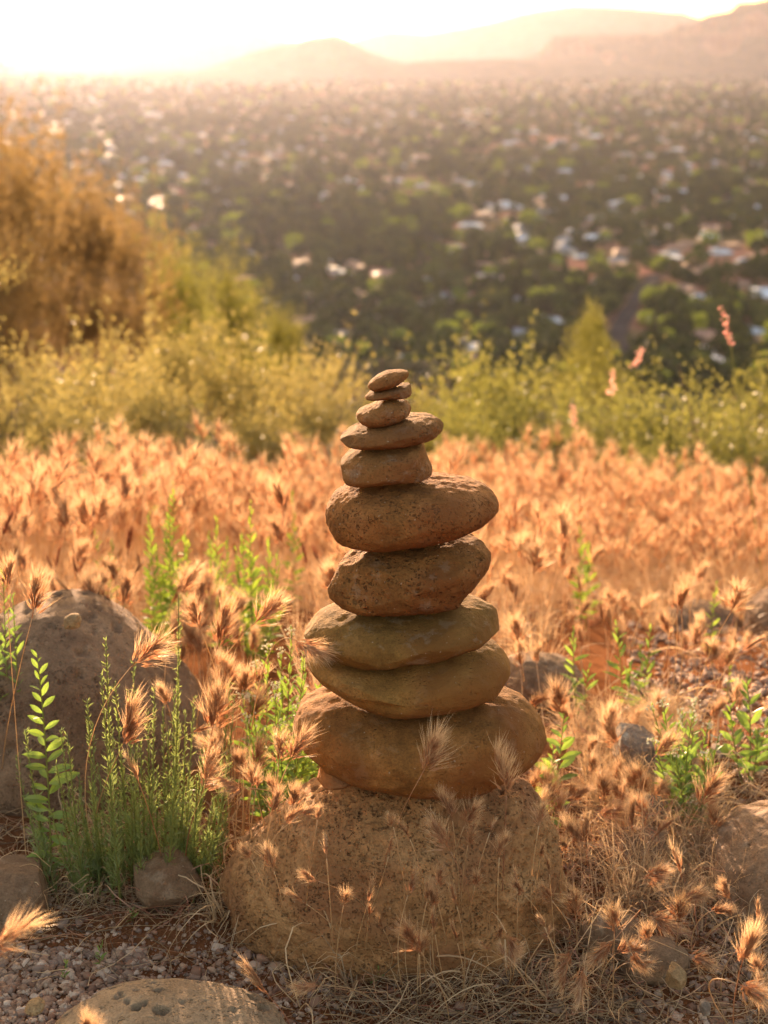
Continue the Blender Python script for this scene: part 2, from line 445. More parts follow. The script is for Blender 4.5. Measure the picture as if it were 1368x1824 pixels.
def pebble_mat(name, stops):
    m, nt, out = new_mat(name)
    at = nt.nodes.new('ShaderNodeAttribute'); at.attribute_name = 'tone'
    oi = nt.nodes.new('ShaderNodeObjectInfo')
    f = math_n(nt, 'FRACT', math_n(nt, 'ADD', at.outputs['Fac'], oi.outputs['Random']))
    c = ramp(nt, f, stops)
    tc = N(nt, 'ShaderNodeTexCoord').outputs['Object']
    c = mixc(nt, 0.6, c, ramp(nt, noise_tex(nt, tc, 500, 3, 0.7), [(0.3, (0.5,) * 3), (0.7, (1.4,) * 3)]), 'MULTIPLY')
    b = N(nt, 'ShaderNodeBsdfPrincipled'); b.inputs['Roughness'].default_value = 0.85
    nt.links.new(c, b.inputs['Base Color']); nt.links.new(b.outputs[0], out.inputs[0])
    return m
M['pebble'] = pebble_mat('mixed desert gravel', [(0.0, (0.22, 0.11, 0.075)), (0.3, (0.38, 0.21, 0.14)), (0.5, (0.25, 0.17, 0.14)), (0.75, (0.48, 0.30, 0.21)), (1.0, (0.60, 0.46, 0.38))])

# ------------------------------------------------------------------ ground sheet
def sheet():
    n1, n2 = 330, 420
    a = 0.18
    bx = math.asinh(16000 / a)
    u = np.linspace(-1, 1, n1); xs = a * np.sinh(bx * u) * 1.0
    v = np.linspace(-1, 1, n2); ys = 1.7 + a * np.sinh(bx * v)
    X, Y = np.meshgrid(xs, ys)
    Z = GZ(X.ravel(), Y.ravel())
    V = np.stack([X.ravel(), Y.ravel(), Z], 1)
    i = np.arange(n1 - 1)[None, :] + n1 * np.arange(n2 - 1)[:, None]
    i = i.ravel()
    F = np.stack([i, i + 1, i + 1 + n1, i + n1], 1)
    o = link('ground', mesh('ground', V, F, M['ground'], smooth=True))
    tag(o, 'red brown soil of the hilltop falling away to the wide valley floor', 'ground', kind='structure')
sheet()

# ------------------------------------------------------------------ mountains
def ridge(name, prof, Yd, th, mat, label, mode='hill', seed=0, ncol=220):
    xs_p = np.array([p[0] for p in prof], float); ys_p = np.array([p[1] for p in prof], float)
    px = np.linspace(xs_p[0], xs_p[-1], ncol); py = np.interp(px, xs_p, ys_p)
    crest = np.array([P(a, b, Yd) for a, b in zip(px, py)])
    zb = GZ(crest[:, 0], crest[:, 1] * 0 + Yd - th).min() - 25
    if mode == 'mesa': prf = [(-1, 0), (-.75, .10), (-.5, .26), (-.34, .46), (-.28, .52), (-.24, .74), (-.2, .80), (-.16, .97), (0, 1), (.3, .97), (.6, .6), (1, 0)]
    else: prf = [(-1, 0), (-.8, .12), (-.6, .3), (-.42, .5), (-.27, .68), (-.14, .84), (-.06, .94), (0, 1), (.1, .96), (.3, .8), (.6, .45), (1, 0)]
    V = []
    for j, (dy, hz) in enumerate(prf):
        q = np.stack([crest[:, 0] / 260, np.full(ncol, j * 0.7), np.full(ncol, seed * 3.1)], 1)
        nn = fbm(q, 4, seed)
        amp = 0.30 if mode == 'mesa' else 0.22
        wob = (1 - abs(hz - 0.0)) if j in (0, len(prf) - 1) else 1
        y = Yd + th * (dy + (amp * nn * (0 if hz == 1 else 1)) * abs(dy + 0.0001) ** 0.5)
        z = zb + (crest[:, 2] - zb) * (hz if hz == 1 else np.clip(hz * (1 + 0.10 * nn), 0, 0.99))
        if hz == 1: z = z + 6 * fbm(np.stack([crest[:, 0] / 60, q[:, 1], q[:, 2]], 1), 3, seed + 9)
        V.append(np.stack([crest[:, 0] * (y / Yd), y, z], 1))
    V = np.concatenate(V)
    nr = len(prf)
    i = (np.arange(ncol - 1)[None, :] + ncol * np.arange(nr - 1)[:, None]).ravel()
    F = np.stack([i, i + 1, i + 1 + ncol, i + ncol], 1)
    o = link(name, mesh(name, V, F, mat, smooth=False))
    tag(o, label, 'mountain', kind='structure')
ridge('mountain_range', [(-400, 60), (-150, 92), (60, 95), (180, 90), (250, 74), (300, 56), (350, 51), (450, 50), (470, 60), (520, 78), (600, 90), (640, 68), (690, 55), (760, 60), (830, 48), (880, 38), (925, 25), (960, 18), (1030, 10), (1130, 15), (1210, 22), (1245, 32), (1300, 30), (1500, 34), (1800, 60)],
      11500, 1900, M['greyrock'], 'pale far mountain range fading into the bright sky along the horizon', seed=1, ncol=420)
ridge('red_hill', [(300, 140), (380, 118), (440, 95), (490, 82), (515, 72), (530, 74), (560, 66), (595, 62), (620, 70), (650, 90), (700, 108), (760, 122), (800, 140)],
      7600, 800, M['redrock'], 'rounded red hill rising from the plain in the middle of the horizon', seed=2)
ridge('mesa', [(860, 135), (930, 104), (962, 94), (985, 63), (1100, 61), (1180, 61), (1200, 50), (1208, 40), (1225, 44), (1240, 38), (1262, 26), (1300, 20), (1315, 6), (1345, 4), (1372, -4), (1500, -20), (1700, 10), (1900, 90)],
      8300, 1100, M['redrock'], 'flat-topped red rock mesa stepping up to a higher butte', mode='mesa', seed=3, ncol=360)
ridge('low_ridge', [(-300, 150), (100, 140), (300, 128), (500, 124), (700, 112), (880, 104), (1000, 112), (1150, 124), (1300, 138), (1500, 150)],
      7000, 900, M['greyrock'], 'low dark wooded ridge along the foot of the mesas', seed=4, ncol=300)

# ------------------------------------------------------------------ haze (closed box round everything)
def haze():
    x0, x1, y0, y1, z0, z1 = -17000, 17000, -17000, 17500, -420, 500
    V = [(x, y, z) for z in (z0, z1) for y in (y0, y1) for x in (x0, x1)]
    F = [(0, 2, 3, 1), (4, 5, 7, 6), (0, 1, 5, 4), (2, 6, 7, 3), (0, 4, 6, 2), (1, 3, 7, 5)]
    m, nt, out = new_mat('evening haze')
    v = nt.nodes.new('ShaderNodeVolumePrincipled')
    v.inputs['Color'].default_value = (0.76, 0.78, 1.0, 1)
    v.inputs['Density'].default_value = 0.0000132
    v.inputs['Anisotropy'].default_value = 0.64
    nt.links.new(v.outputs[0], out.inputs['Volume'])
    o = link('haze', mesh('haze', V, F, m))
    tag(o, 'golden evening haze filling the valley air', 'haze', kind='stuff')
haze()
#PART2
# ------------------------------------------------------------------ rocks
_ico = {}
def ico(n):
    if n not in _ico:
        bm = bmesh.new(); bmesh.ops.create_icosphere(bm, subdivisions=n, radius=1.0)
        V = np.array([v.co[:] for v in bm.verts]); F = np.array([[v.index for v in f.verts] for f in bm.faces], np.int64)
        bm.free(); _ico[n] = (V / np.linalg.norm(V, axis=1, keepdims=True), F)
    return _ico[n]
def vnormals(V, F):
    n = np.cross(V[F[:, 1]] - V[F[:, 0]], V[F[:, 2]] - V[F[:, 0]])
    out = np.zeros_like(V)
    for k in range(3): np.add.at(out, F[:, k], n)
    return out / (np.linalg.norm(out, axis=1, keepdims=True) + 1e-12)
def pits(V, Nn, size, count, rmin, rmax, depth, seed):
    rr = np.random.default_rng(seed)
    idx = rr.integers(0, len(V), count * 2)
    idx = idx[fbm(V[idx] * 16 + seed, 3, seed) > rr.uniform(-.5, .35, len(idx))][:count]
    out = np.zeros(len(V)); wob = vnoise(V * 330, seed) + .6 * vnoise(V * 130, seed + 1)
    order = np.argsort(V[:, 0]); xs = V[order, 0]
    for i in idx:
        r = rmin + (rmax - rmin) * rr.random() ** 1.9
        lo, hi = np.searchsorted(xs, [V[i, 0] - r, V[i, 0] + r])
        c = order[lo:hi]
        el = rr.uniform(0.6, 1.0, 3)
        d = np.linalg.norm((V[c] - V[i]) / el, axis=1) / r
        d = d * (1 + .38 * wob[c])
        k = d < 1
        out[c[k]] = np.maximum(out[c[k]], (1 - d[k] ** 2) ** 1.15 * r * depth)
    return V - Nn * out[:, None]
def rock_mesh(name, a, b, d, Rf, mat, sub=6, seed=0, rough=0.035, lump=0.06, pit=None, py=1.0, flat_bottom=0.0, facet=0.0):
    """a,b,d half sizes across, up, deep; Rf(phi) outline in the across/up plane"""
    n, F = ico(sub)
    phi = np.arctan2(n[:, 2], n[:, 0]); rho = np.sqrt(n[:, 0] ** 2 + n[:, 2] ** 2)
    r0 = Rf(phi) if Rf is not None else np.ones(len(n))
    r = 1 + (r0 - 1) * np.clip(rho, 0, 1) ** 0.8
    rs = rho ** 0.9
    V = np.stack([a * r * rs * np.cos(phi), d * np.sign(n[:, 1]) * np.abs(n[:, 1]) ** py * (0.55 + 0.45 * r), b * r * rs * np.sin(phi)], 1)
    s = (a + b + d) / 3
    Nn = vnormals(V, F)
    V = V + Nn * (fbm(V / s * 1.1 + seed * 7.7, 3, seed) * lump * s)[:, None] * (0.35 + 0.65 * np.abs(n[:, 1:2]))
    if facet:
        rr = np.random.default_rng(seed + 50)
        for _ in range(16):
            q = rr.normal(size=3); q /= np.linalg.norm(q)
            h = (V @ q); lim = h.max() * (1 - facet * rr.uniform(0.4, 1))
            ov = np.clip(h - lim, 0, None); V = V - np.outer(ov * 0.9, q)
    V = V + Nn * (fbm(V / s * 6 + seed * 3.1, 4, seed + 3) * rough * s)[:, None]
    if pit:
        V = pits(V, Nn, s, *pit, seed + 8)
    return mesh(name, V, F, mat, smooth=True)
def outline_fn(pts, cx, cz, a, b):
    q = [((p.x - cx) / a, (p.z - cz) / b) for p in pts]
    # resample closed polygon densely, then polar sort
    D = []
    for i in range(len(q)):
        x0, z0 = q[i]; x1, z1 = q[(i + 1) % len(q)]
        for k in range(24):
            t = k / 24; D.append((x0 + (x1 - x0) * t, z0 + (z1 - z0) * t))
    D = np.array(D); ang = np.arctan2(D[:, 1], D[:, 0]); rad = np.hypot(D[:, 0], D[:, 1])
    bins = np.linspace(-math.pi, math.pi, 361); g = np.zeros(360)
    cen = (bins[:-1] + bins[1:]) / 2
    o = np.argsort(ang); ang, rad = ang[o], rad[o]
    g = np.interp(cen, ang, rad, period=2 * math.pi)
    k = np.exp(-0.5 * (np.arange(-9, 10) / 3.2) ** 2); k /= k.sum()
    g = np.convolve(np.concatenate([g[-9:], g, g[:9]]), k, 'valid')
    return lambda phi: np.interp(phi, cen, g, period=2 * math.pi)
def outlined_rock(name, pts_px, Y, depth, mat, label, cat='stone', group=None, squash=1.0, dz=0.0, parent=None, **kw):
    if Y is None:
        xs_ = [q[0] for q in pts_px]; Y = G((min(xs_) + max(xs_)) / 2, max(q[1] for q in pts_px) - 6).y + depth * .55
    pts = [P(x, y, Y) for x, y in pts_px]
    x0, x1 = min(p.x for p in pts), max(p.x for p in pts); z0, z1 = min(p.z for p in pts), max(p.z for p in pts)
    cx, cz, a, b = (x0 + x1) / 2, (z0 + z1) / 2, (x1 - x0) / 2, (z1 - z0) / 2
    f = outline_fn(pts, cx, cz, a, b)
    me = rock_mesh(name, a, b * squash, depth, f, M[mat], **kw)
    me.transform(Matrix.Translation((0, 0, b * squash)))
    o = link(name, me, parent, (cx, Y, cz - b * squash + dz))
    if parent is None: tag(o, label, cat, group)
    return o
Z1 = lambda L: [(500 + x / 2.736, 620 + y / 2.736) for x, y in L]
Z2 = lambda L: [(450 + x / 2.28, 1040 + y / 2.28) for x, y in L]
CY = 1.42
cg = 'stones balanced one on another in the cairn'
o_base = outlined_rock('base_boulder', [(398, 1640), (396, 1580), (408, 1530), (438, 1492), (478, 1455), (520, 1422), (565, 1396), (620, 1378), (700, 1369), (780, 1378), (860, 1384), (915, 1388), (950, 1406), (976, 1442), (994, 1495), (1005, 1560), (1010, 1640), (1000, 1720), (920, 1775), (760, 1785), (600, 1780), (460, 1745)],
    CY + .012, 0.125, 'boulder', 'large pitted tan boulder carrying the whole cairn of balanced stones', 'boulder', sub=8, seed=3, rough=0.045, lump=0.14, py=1.0, facet=.05, pit=(5200, 0.0010, 0.0056, 0.8))
outlined_rock('wedge_stone', Z2([(258, 800), (285, 712), (340, 728), (430, 752), (440, 790), (350, 800)]), CY - 0.035, 0.035, 'stone_d', 'small dark wedge of stone jammed under the left end of the lowest cairn stone', sub=5, seed=40, facet=0.2)
CAIRN = [
 ('S10', Z2([(158, 560), (168, 520), (200, 490), (240, 465), (300, 442), (380, 428), (520, 440), (700, 450), (860, 440), (960, 430), (1040, 448), (1120, 490), (1170, 548), (1191, 600), (1186, 640), (1150, 680), (1085, 718), (1035, 748), (980, 780), (900, 800), (800, 804), (680, 792), (560, 775), (450, 757), (340, 742), (290, 712), (235, 660), (180, 610)]), .100, 'stone_d', 'broad rounded stone at the bottom of the stack, directly on the boulder', 7, .02, (60, .0012, .0035, .45)),
 ('S9', Z2([(205, 270), (230, 240), (280, 240), (400, 260), (540, 262), (660, 240), (780, 236), (860, 230), (930, 236), (1000, 264), (1038, 308), (1045, 350), (1025, 388), (960, 425), (860, 455), (740, 477), (620, 484), (520, 477), (430, 447), (380, 422), (300, 375), (235, 325)]), .088, 'stone_c', 'smooth ochre stone with a rusty underside, second from the bottom of the stack', 7, .010, (14, .001, .0028, .35)),
 ('S8', Z2([(205, 185), (230, 155), (290, 120), (370, 92), (480, 84), (600, 90), (720, 84), (850, 65), (900, 68), (970, 90), (1000, 125), (1018, 148), (1005, 175), (960, 196), (880, 217), (830, 240), (780, 252), (720, 250), (660, 252), (600, 272), (540, 290), (450, 296), (380, 290), (310, 270), (250, 235), (215, 207)]), .080, 'stone_c', 'flat olive brown stone with a wavy underside and pointed ends, third from the bottom', 7, .014, (30, .001, .003, .4)),
 ('S7', Z1([(226, 1150), (240, 1090), (290, 1010), (345, 962), (400, 948), (560, 938), (640, 928), (780, 912), (900, 915), (980, 935), (1018, 970), (1020, 1010), (1000, 1060), (960, 1120), (900, 1190), (860, 1235), (780, 1252), (600, 1264), (440, 1264), (350, 1260), (280, 1232), (235, 1190)]), .075, 'stone_b', 'chunky scarred brown stone with a slanted hollow on its left, fourth from the bottom', 7, .03, (70, .0012, .0042, .5)),
 ('S6', Z1([(216, 800), (225, 760), (260, 710), (310, 675), (350, 658), (450, 645), (600, 634), (720, 628), (850, 640), (960, 660), (1030, 700), (1057, 735), (1056, 770), (1030, 800), (970, 845), (880, 880), (760, 907), (640, 932), (540, 944), (440, 954), (330, 947), (260, 917), (225, 860)]), .078, 'stone_b', 'long egg-shaped rough pitted stone pointing right, the fifth from the bottom', 7, .022, (420, .0010, .0026, .55)),
 ('S5', Z1([(278, 590), (285, 560), (320, 520), (370, 488), (430, 474), (540, 466), (650, 458), (690, 454), (703, 485), (712, 530), (730, 565), (740, 590), (736, 608), (715, 620), (680, 628), (600, 636), (500, 643), (400, 653), (330, 651), (290, 632)]), .052, 'stone_a', 'blocky tan stone with a squared right end, below the flat tapering stone', 6, .018, (40, .0008, .002, .5)),
 ('S4', Z1([(291, 440), (300, 418), (340, 395), (400, 378), (500, 366), (600, 345), (680, 333), (750, 335), (785, 348), (796, 372), (788, 395), (760, 420), (700, 445), (640, 463), (560, 471), (450, 475), (360, 473), (305, 462)]), .046, 'stone_a', 'flat tapering stone tilted up to the right, the fourth from the top', 6, .025, (50, .0008, .0022, .6)),
 ('S3', Z1([(366, 325), (375, 308), (420, 288), (470, 266), (500, 248), (540, 243), (600, 250), (632, 273), (638, 295), (628, 320), (600, 342), (540, 366), (480, 378), (425, 380), (390, 364), (370, 345)]), .030, 'stone_a', 'rounded tan stone, the third from the top of the stack', 6, .02, (30, .0006, .0016, .5)),
 ('S2', Z1([(409, 240), (420, 222), (460, 208), (520, 195), (575, 184), (610, 175), (635, 176), (642, 200), (640, 233), (610, 240), (540, 242), (480, 247), (430, 249), (412, 248)]), .022, 'stone_a', 'thin flat chip of stone, just under the topmost stone', 5, .03, None),
 ('S1', Z1([(424, 185), (432, 165), (470, 135), (520, 112), (580, 106), (618, 110), (627, 122), (615, 145), (580, 172), (530, 192), (480, 204), (440, 207), (427, 199)]), .022, 'stone_d', 'smallest oval stone crowning the very top of the cairn', 6, .02, (14, .0006, .0014, .5)),
]
for k, (nm, pts, dep, mat, lab, sub, rg, pt) in enumerate(CAIRN):
    sq = (0.90 if k == 0 else 0.93) if k < 5 else 0.97
    hue = [(1.0, .93, .88), (1.02, 1.0, .95), (.86, .90, .86), (.92, .90, .92), (1.05, .95, .95), (.98, 1.02, 1.12), (.84, .86, .92), (1.0, 1.02, 1.1), (.85, .88, .98), (.92, .84, .82)][k]
    base_c = {'stone_a': (0.42, 0.185, 0.07), 'stone_b': (0.385, 0.165, 0.06), 'stone_c': (0.39, 0.19, 0.068), 'stone_d': (0.395, 0.178, 0.066)}[mat]
    bc = tuple(b_ * h_ * k_ for b_, h_, k_ in zip(base_c, hue, (.84, .84, .74)))
    M['own'] = stone_mat('weathered cairn stone', tuple(c_ * .5 for c_ in bc), bc, tuple(min(.7, c_ * 1.4 + .03) for c_ in bc), pit={'stone_a': .5, 'stone_b': 1.0, 'stone_c': .3, 'stone_d': .4}[mat],
                         pit_scale=[200, 250, 210, 170, 210, 330, 270, 300, 260, 300][k], stain=tuple(c_ * f_ for c_, f_ in zip(bc, (.72, .6, .6))), lichen=[.05, .03, .12, .10, .02, .14, .05, .1, .08, .04][k])
    mat = 'own'
    outlined_rock('cairn_stone', pts, CY, dep, mat, lab, 'stone', cg, squash=sq, sub=sub, seed=60 + k, rough=rg * 1.25, lump=0.04, py=0.88, pit=pt, facet=[.03, .04, .06, .10, .03, .08, .08, .05, .10, .08][k])

# other rocks round the cairn, on the ground
def ground_rock(name, px, py, wpx, hpx, depth, mat, label, cat='rock', group=None, sub=6, sink=0.3, rot=0.0, **kw):
    g = G(px, py)
    s = math.hypot(g.y, CAMZ - g.z) / FPX
    a, b = wpx / 2 * s, hpx * s / 2
    me = rock_mesh(name, a, b / (1 - sink * 0.5), depth, kw.pop('Rf', None), M[mat], sub=sub, **kw)
    o = link(name, me, None, (g.x, g.y + depth * 0.6, g.z + b * (1 - sink)), (0, 0, rot))
    return tag(o, label, cat, group)
outlined_rock('lava_boulder', [(-110, 1300), (-90, 1200), (-20, 1120), (30, 1092), (90, 1076), (150, 1080), (200, 1110), (250, 1150), (300, 1200), (345, 1250), (372, 1320), (385, 1400), (370, 1520), (150, 1560), (0, 1560), (-100, 1480)],
    1.86, 0.22, 'boulder_dark', 'big dark pitted boulder at the left edge with a pebble on top', 'boulder', sub=7, seed=12, rough=0.02, lump=0.08, py=0.8, pit=(900, .003, .011, .8))
outlined_rock('pebble', [(113, 1112), (115, 1100), (125, 1094), (140, 1094), (145, 1104), (143, 1116), (128, 1120), (115, 1118)], 1.70, 0.012, 'stone_e', 'small brown pebble lying on top of the dark pitted boulder', 'pebble', sub=5, seed=5)
outlined_rock('pitted_boulder', [(60, 1890), (85, 1850), (130, 1822), (200, 1804), (290, 1797), (380, 1802), (450, 1818), (500, 1840), (528, 1880), (520, 1930), (300, 1960), (90, 1940)],
    1.16, 0.09, 'boulder_tan', 'low tan boulder full of round holes, cut off by the bottom edge', 'boulder', sub=7, seed=14, rough=0.012, lump=0.05, py=0.8, pit=(420, .0016, .0105, 1.0))
outlined_rock('slab_rock', [(-60, 1590), (-30, 1550), (40, 1538), (90, 1560), (108, 1600), (100, 1660), (60, 1690), (-40, 1690)], 1.44, 0.07, 'rock_grey', 'dark grey brown slab at the left edge below the big boulder', 'rock', sub=6, seed=16, facet=0.25, rough=.03)
outlined_rock('angular_rock', [(228, 1530), (240, 1524), (300, 1522), (345, 1540), (374, 1572), (330, 1590), (290, 1606), (260, 1600), (238, 1572)], 1.46, 0.05, 'rock_grey', 'angular brown rock at the foot of the needle-leaved green shrub', 'rock', sub=6, seed=18, facet=0.3, rough=.025)
outlined_rock('rough_boulder', [(1250, 1610), (1258, 1560), (1285, 1522), (1335, 1488), (1400, 1465), (1480, 1460), (1530, 1560), (1490, 1650), (1340, 1655), (1262, 1640)], None, 0.13, 'rock_grey', 'rough grey brown boulder dappled with sun at the right edge', 'boulder', sub=7, seed=20, rough=.035, lump=.08, pit=(200, .0015, .004, .6))
outlined_rock('round_stone', [(1030, 1680), (1036, 1652), (1060, 1634), (1100, 1630), (1140, 1640), (1157, 1662), (1150, 1690), (1100, 1706), (1045, 1706)], 1.37, 0.028, 'rock_grey', 'smooth round brown stone half buried in dry grass, right of the base boulder', 'stone', sub=6, seed=22, rough=.01)
outlined_rock('flat_stone', [(1100, 1735), (1110, 1700), (1150, 1678), (1200, 1680), (1228, 1700), (1222, 1730), (1160, 1745)], 1.33, 0.03, 'rock_grey', 'low flat dark stone in front of the smooth round one', 'stone', sub=6, seed=23, rough=.03)
outlined_rock('ochre_pebble', [(1182, 1742), (1190, 1722), (1208, 1716), (1222, 1728), (1224, 1748), (1210, 1757), (1190, 1756)], 1.27, 0.015, 'stone_e', 'blocky ochre pebble in front of the low flat stone', 'pebble', sub=5, seed=24, facet=.3)
outlined_rock('slab_rock', [(1052, 1530), (1060, 1498), (1110, 1488), (1170, 1482), (1215, 1496), (1200, 1530), (1150, 1560), (1070, 1560)], None, 0.05, 'rock_grey', 'broken flat slab in the straw to the right of the cairn', 'rock', sub=6, seed=26, facet=.3)
outlined_rock('lichen_rock', [(1092, 1350), (1088, 1318), (1104, 1294), (1140, 1292), (1172, 1320), (1186, 1360), (1180, 1400), (1120, 1400)], None, 0.05, 'rock_lichen', 'pale lichen spotted rock among dry grass right of the cairn', 'rock', sub=6, seed=28, facet=.25)
outlined_rock('lichen_rock', [(1120, 1470), (1124, 1440), (1150, 1424), (1195, 1430), (1222, 1450), (1216, 1480), (1160, 1490)], None, 0.04, 'rock_lichen', 'smaller grey rock buried in matted straw below the lichen spotted rock', 'rock', sub=6, seed=29, facet=.25)
outlined_rock('field_rock', [(890, 1240), (892, 1200), (905, 1178), (950, 1172), (1010, 1178), (1040, 1200), (1040, 1250), (960, 1262)], None, 0.08, 'rock_grey', 'broad brown rock lying just behind the lowest stones of the cairn', 'rock', sub=6, seed=30, facet=.15)
outlined_rock('field_rock', [(1185, 1112), (1192, 1090), (1225, 1078), (1265, 1078), (1305, 1090), (1325, 1110), (1300, 1124), (1220, 1124)], None, 0.08, 'rock_grey', 'low flat rock behind the patch of bare gravel at the right', 'rock', sub=6, seed=31)
outlined_rock('field_rock', [(1326, 1122), (1332, 1090), (1360, 1064), (1400, 1050), (1450, 1070), (1460, 1120), (1400, 1140)], None, 0.10, 'boulder_dark', 'dark reddish rock at the right edge beside the low flat rock', 'rock', sub=6, seed=32)
outlined_rock('field_rock', [(1000, 1020), (1010, 1000), (1045, 990), (1080, 1000), (1088, 1020), (1040, 1030)], None, 0.07, 'rock_grey', 'low grey rock hidden in the grass behind the small green sprig', 'rock', sub=5, seed=33)
outlined_rock('flat_pebble', [(44, 1796), (50, 1786), (68, 1783), (80, 1790), (78, 1798), (60, 1803)], 1.19, 0.012, 'stone_e', 'flat oval pebble among the gravel in the bottom left corner', 'pebble', sub=5, seed=34)
outlined_rock('flat_pebble', [(40, 1482), (52, 1472), (70, 1473), (78, 1482), (64, 1490), (46, 1489)], 1.58, 0.013, 'rock_grey', 'thin grey pebble in the shade under the big dark boulder', 'pebble', sub=5, seed=35)
outlined_rock('white_pebble', [(1245, 1794), (1248, 1784), (1258, 1782), (1266, 1790), (1264, 1804), (1250, 1806)], 1.21, 0.009, 'rock_lichen', 'white pebble near the bottom right corner', 'pebble', sub=5, seed=36)

# ------------------------------------------------------------------ gravel
def gravel():
    rr = np.random.default_rng(5)
    bm = bmesh.new(); bmesh.ops.create_icosphere(bm, subdivisions=2, radius=1); bmesh.ops.create_icosphere
    Vi = np.array([v.co[:] for v in bm.verts]); Fi = np.array([[v.index for v in f.verts] for f in bm.faces]); bm.free()
    pts = []
    zones = [  # px range, py range, count, size range (m)
        ((-60, 260), (1690, 1900), 5200, (.0007, .0056)), ((200, 600), (1690, 1900), 1900, (.0006, .0042)), ((0, 560), (1600, 1780), 2200, (.0006, .0034)),
        ((1080, 1430), (1560, 1900), 3200, (.0008, .0056)), ((380, 1150), (1690, 1900), 2600, (.0006, .0040)),
        ((1120, 1430), (1110, 1290), 1500, (.002, .0085)), ((-60, 250), (1470, 1600), 500, (.001, .005)),
        ((900, 1420), (1290, 1560), 900, (.002, .006))]
    for (x0, x1), (y0, y1), n, (s0, s1) in zones:
        for _ in range(n):
            g = G(rr.uniform(x0, x1), rr.uniform(y0, y1))
            if fbm([[g.x * 6, g.y * 6, 1]], 2, 77)[0] < rr.uniform(-.55, .15): continue
            pts.append((g.x, g.y, g.z, s0 + (s1 - s0) * rr.random() ** 3))
    pts = np.array(pts); n = len(pts)
    tri = len(Fi); nv = len(Vi)
    shp = rr.uniform(.6, 1.25, (n, 1, 3)) * np.array([1, 1, .68])
    V = Vi[None] * shp * pts[:, None, 3:4] * (1 + .30 * rr.normal(size=(n, nv, 1)).clip(-1.3, 1.3))
    a = rr.uniform(0, 6.28, n); c, s = np.cos(a)[:, None], np.sin(a)[:, None]
    X = V[..., 0] * c - V[..., 1] * s; Yv = V[..., 0] * s + V[..., 1] * c
    V = np.stack([X, Yv, V[..., 2]], -1) + pts[:, None, :3] + np.array([0, 0, 1]) * pts[:, None, 3:4] * .35
    F = Fi[None] + (np.arange(n) * nv)[:, None, None]
    me = mesh('gravel', V.reshape(-1, 3), F.reshape(-1, 3), M['pebble'], smooth=True)
    at = me.attributes.new('tone', 'FLOAT', 'POINT'); at.data.foreach_set('value', np.repeat(rr.random(n), nv).astype(np.float32))
    tag(link('gravel', me), 'loose reddish gravel scattered over the bare soil', 'gravel', kind='stuff')
    # larger pebbles one can pick out
    proto = [rock_mesh('pebble', 1, .68, .9, None, M['pebble'], sub=3, seed=200 + i, rough=.08, lump=.3, facet=.35) for i in range(6)]
    for k in range(110):
        z = zones[k % 6] if k % 9 else zones[7]
        g = G(rr.uniform(max(0, z[0][0]), min(1368, z[0][1])), rr.uniform(z[1][0], min(1815, z[1][1])))
        s = rr.uniform(.0045, .0095) if z[1][0] > 1290 else rr.uniform(.009, .017)
        o = link('pebble', proto[k % 6], None, (g.x, g.y, g.z + s * .35), (rr.uniform(-.3, .3), rr.uniform(-.3, .3), rr.uniform(0, 6)))
        o.scale = (s, s * rr.uniform(.7, 1), s * rr.uniform(.7, 1))
        tag(o, 'thumbnail-sized angular pebble lying loose in the reddish gravel', 'pebble', 'loose pebbles in the gravel')
gravel()

# ------------------------------------------------------------------ brome seed heads
def head_mesh(seed, L=0.050, nsp=60, spread=1.0, awns=6, dens=1.0, curve=0.15):
    random.seed(seed)
    mb = MB()
    def axis(t): return Vector((curve * L * t * t, 0, L * 0.62 * t))
    mb.tube([axis(i / 4) for i in range(5)], .0005, .0003, 0, 3)
    for i in range(nsp):
        t = (i + random.random()) / nsp
        az = random.uniform(0, 2 * math.pi)
        th = R(random.uniform(6, 26 + 22 * (1 - t))) * spread
        d = Vector((math.sin(th) * math.cos(az), math.sin(th) * math.sin(az), math.cos(th)))
        b0 = axis(t)
        fl = random.uniform(.004, .009)
        s0 = b0 + d * fl * (1 - t)
        bl = random.uniform(.011, .017) * L / .05
        s1 = s0 + d * bl
        side = d.cross(Vector((math.cos(az + 1.3), math.sin(az + 1.3), .2)))
        mb.diamond(s0, s1, .0024, 0, side, .35)
        mb.diamond(s0, s1, .0017, 0, d.cross(side), .4)
        for k in range(awns):
            f = .25 + .75 * (k + random.random()) / awns
            dd = (d + Vector((random.gauss(0, .20), random.gauss(0, .20), random.gauss(0.03, .16)))).normalized()
            al = random.uniform(.013, .024) * L / .05
            p0 = s0 + d * bl * f
            dn = (dd + Vector((random.gauss(0, .08), random.gauss(0, .08), -0.02))).normalized()
            pm = p0 + dd * al * .5
            sd = dd.cross(Vector((random.gauss(0, 1), random.gauss(0, 1), random.gauss(0, 1)))).normalized() * .00016
            mb.poly([p0 - sd, p0 + sd, pm + sd * .8, pm - sd * .8], 1)
            mb.poly([pm - sd * .8, pm + sd * .8, pm + dn * al * .5], 1)
    return mb.mesh('seed_head', [M['spikelet'], M['awn']])
HEADS = [head_mesh(100 + i, nsp=58, awns=5, spread=[1.0, .8, 1.15, .9, 1.25, .7, 1.0, 1.3][i], curve=[.1, .3, -.1, .2, .05, .25, .4, 0][i]) for i in range(8)]
NARROW = [head_mesh(130 + i, nsp=26, spread=.35, awns=4, curve=.1) for i in range(2)]
HEADL = 0.055      # visible length of a head mesh at scale 1
hero_n = 0
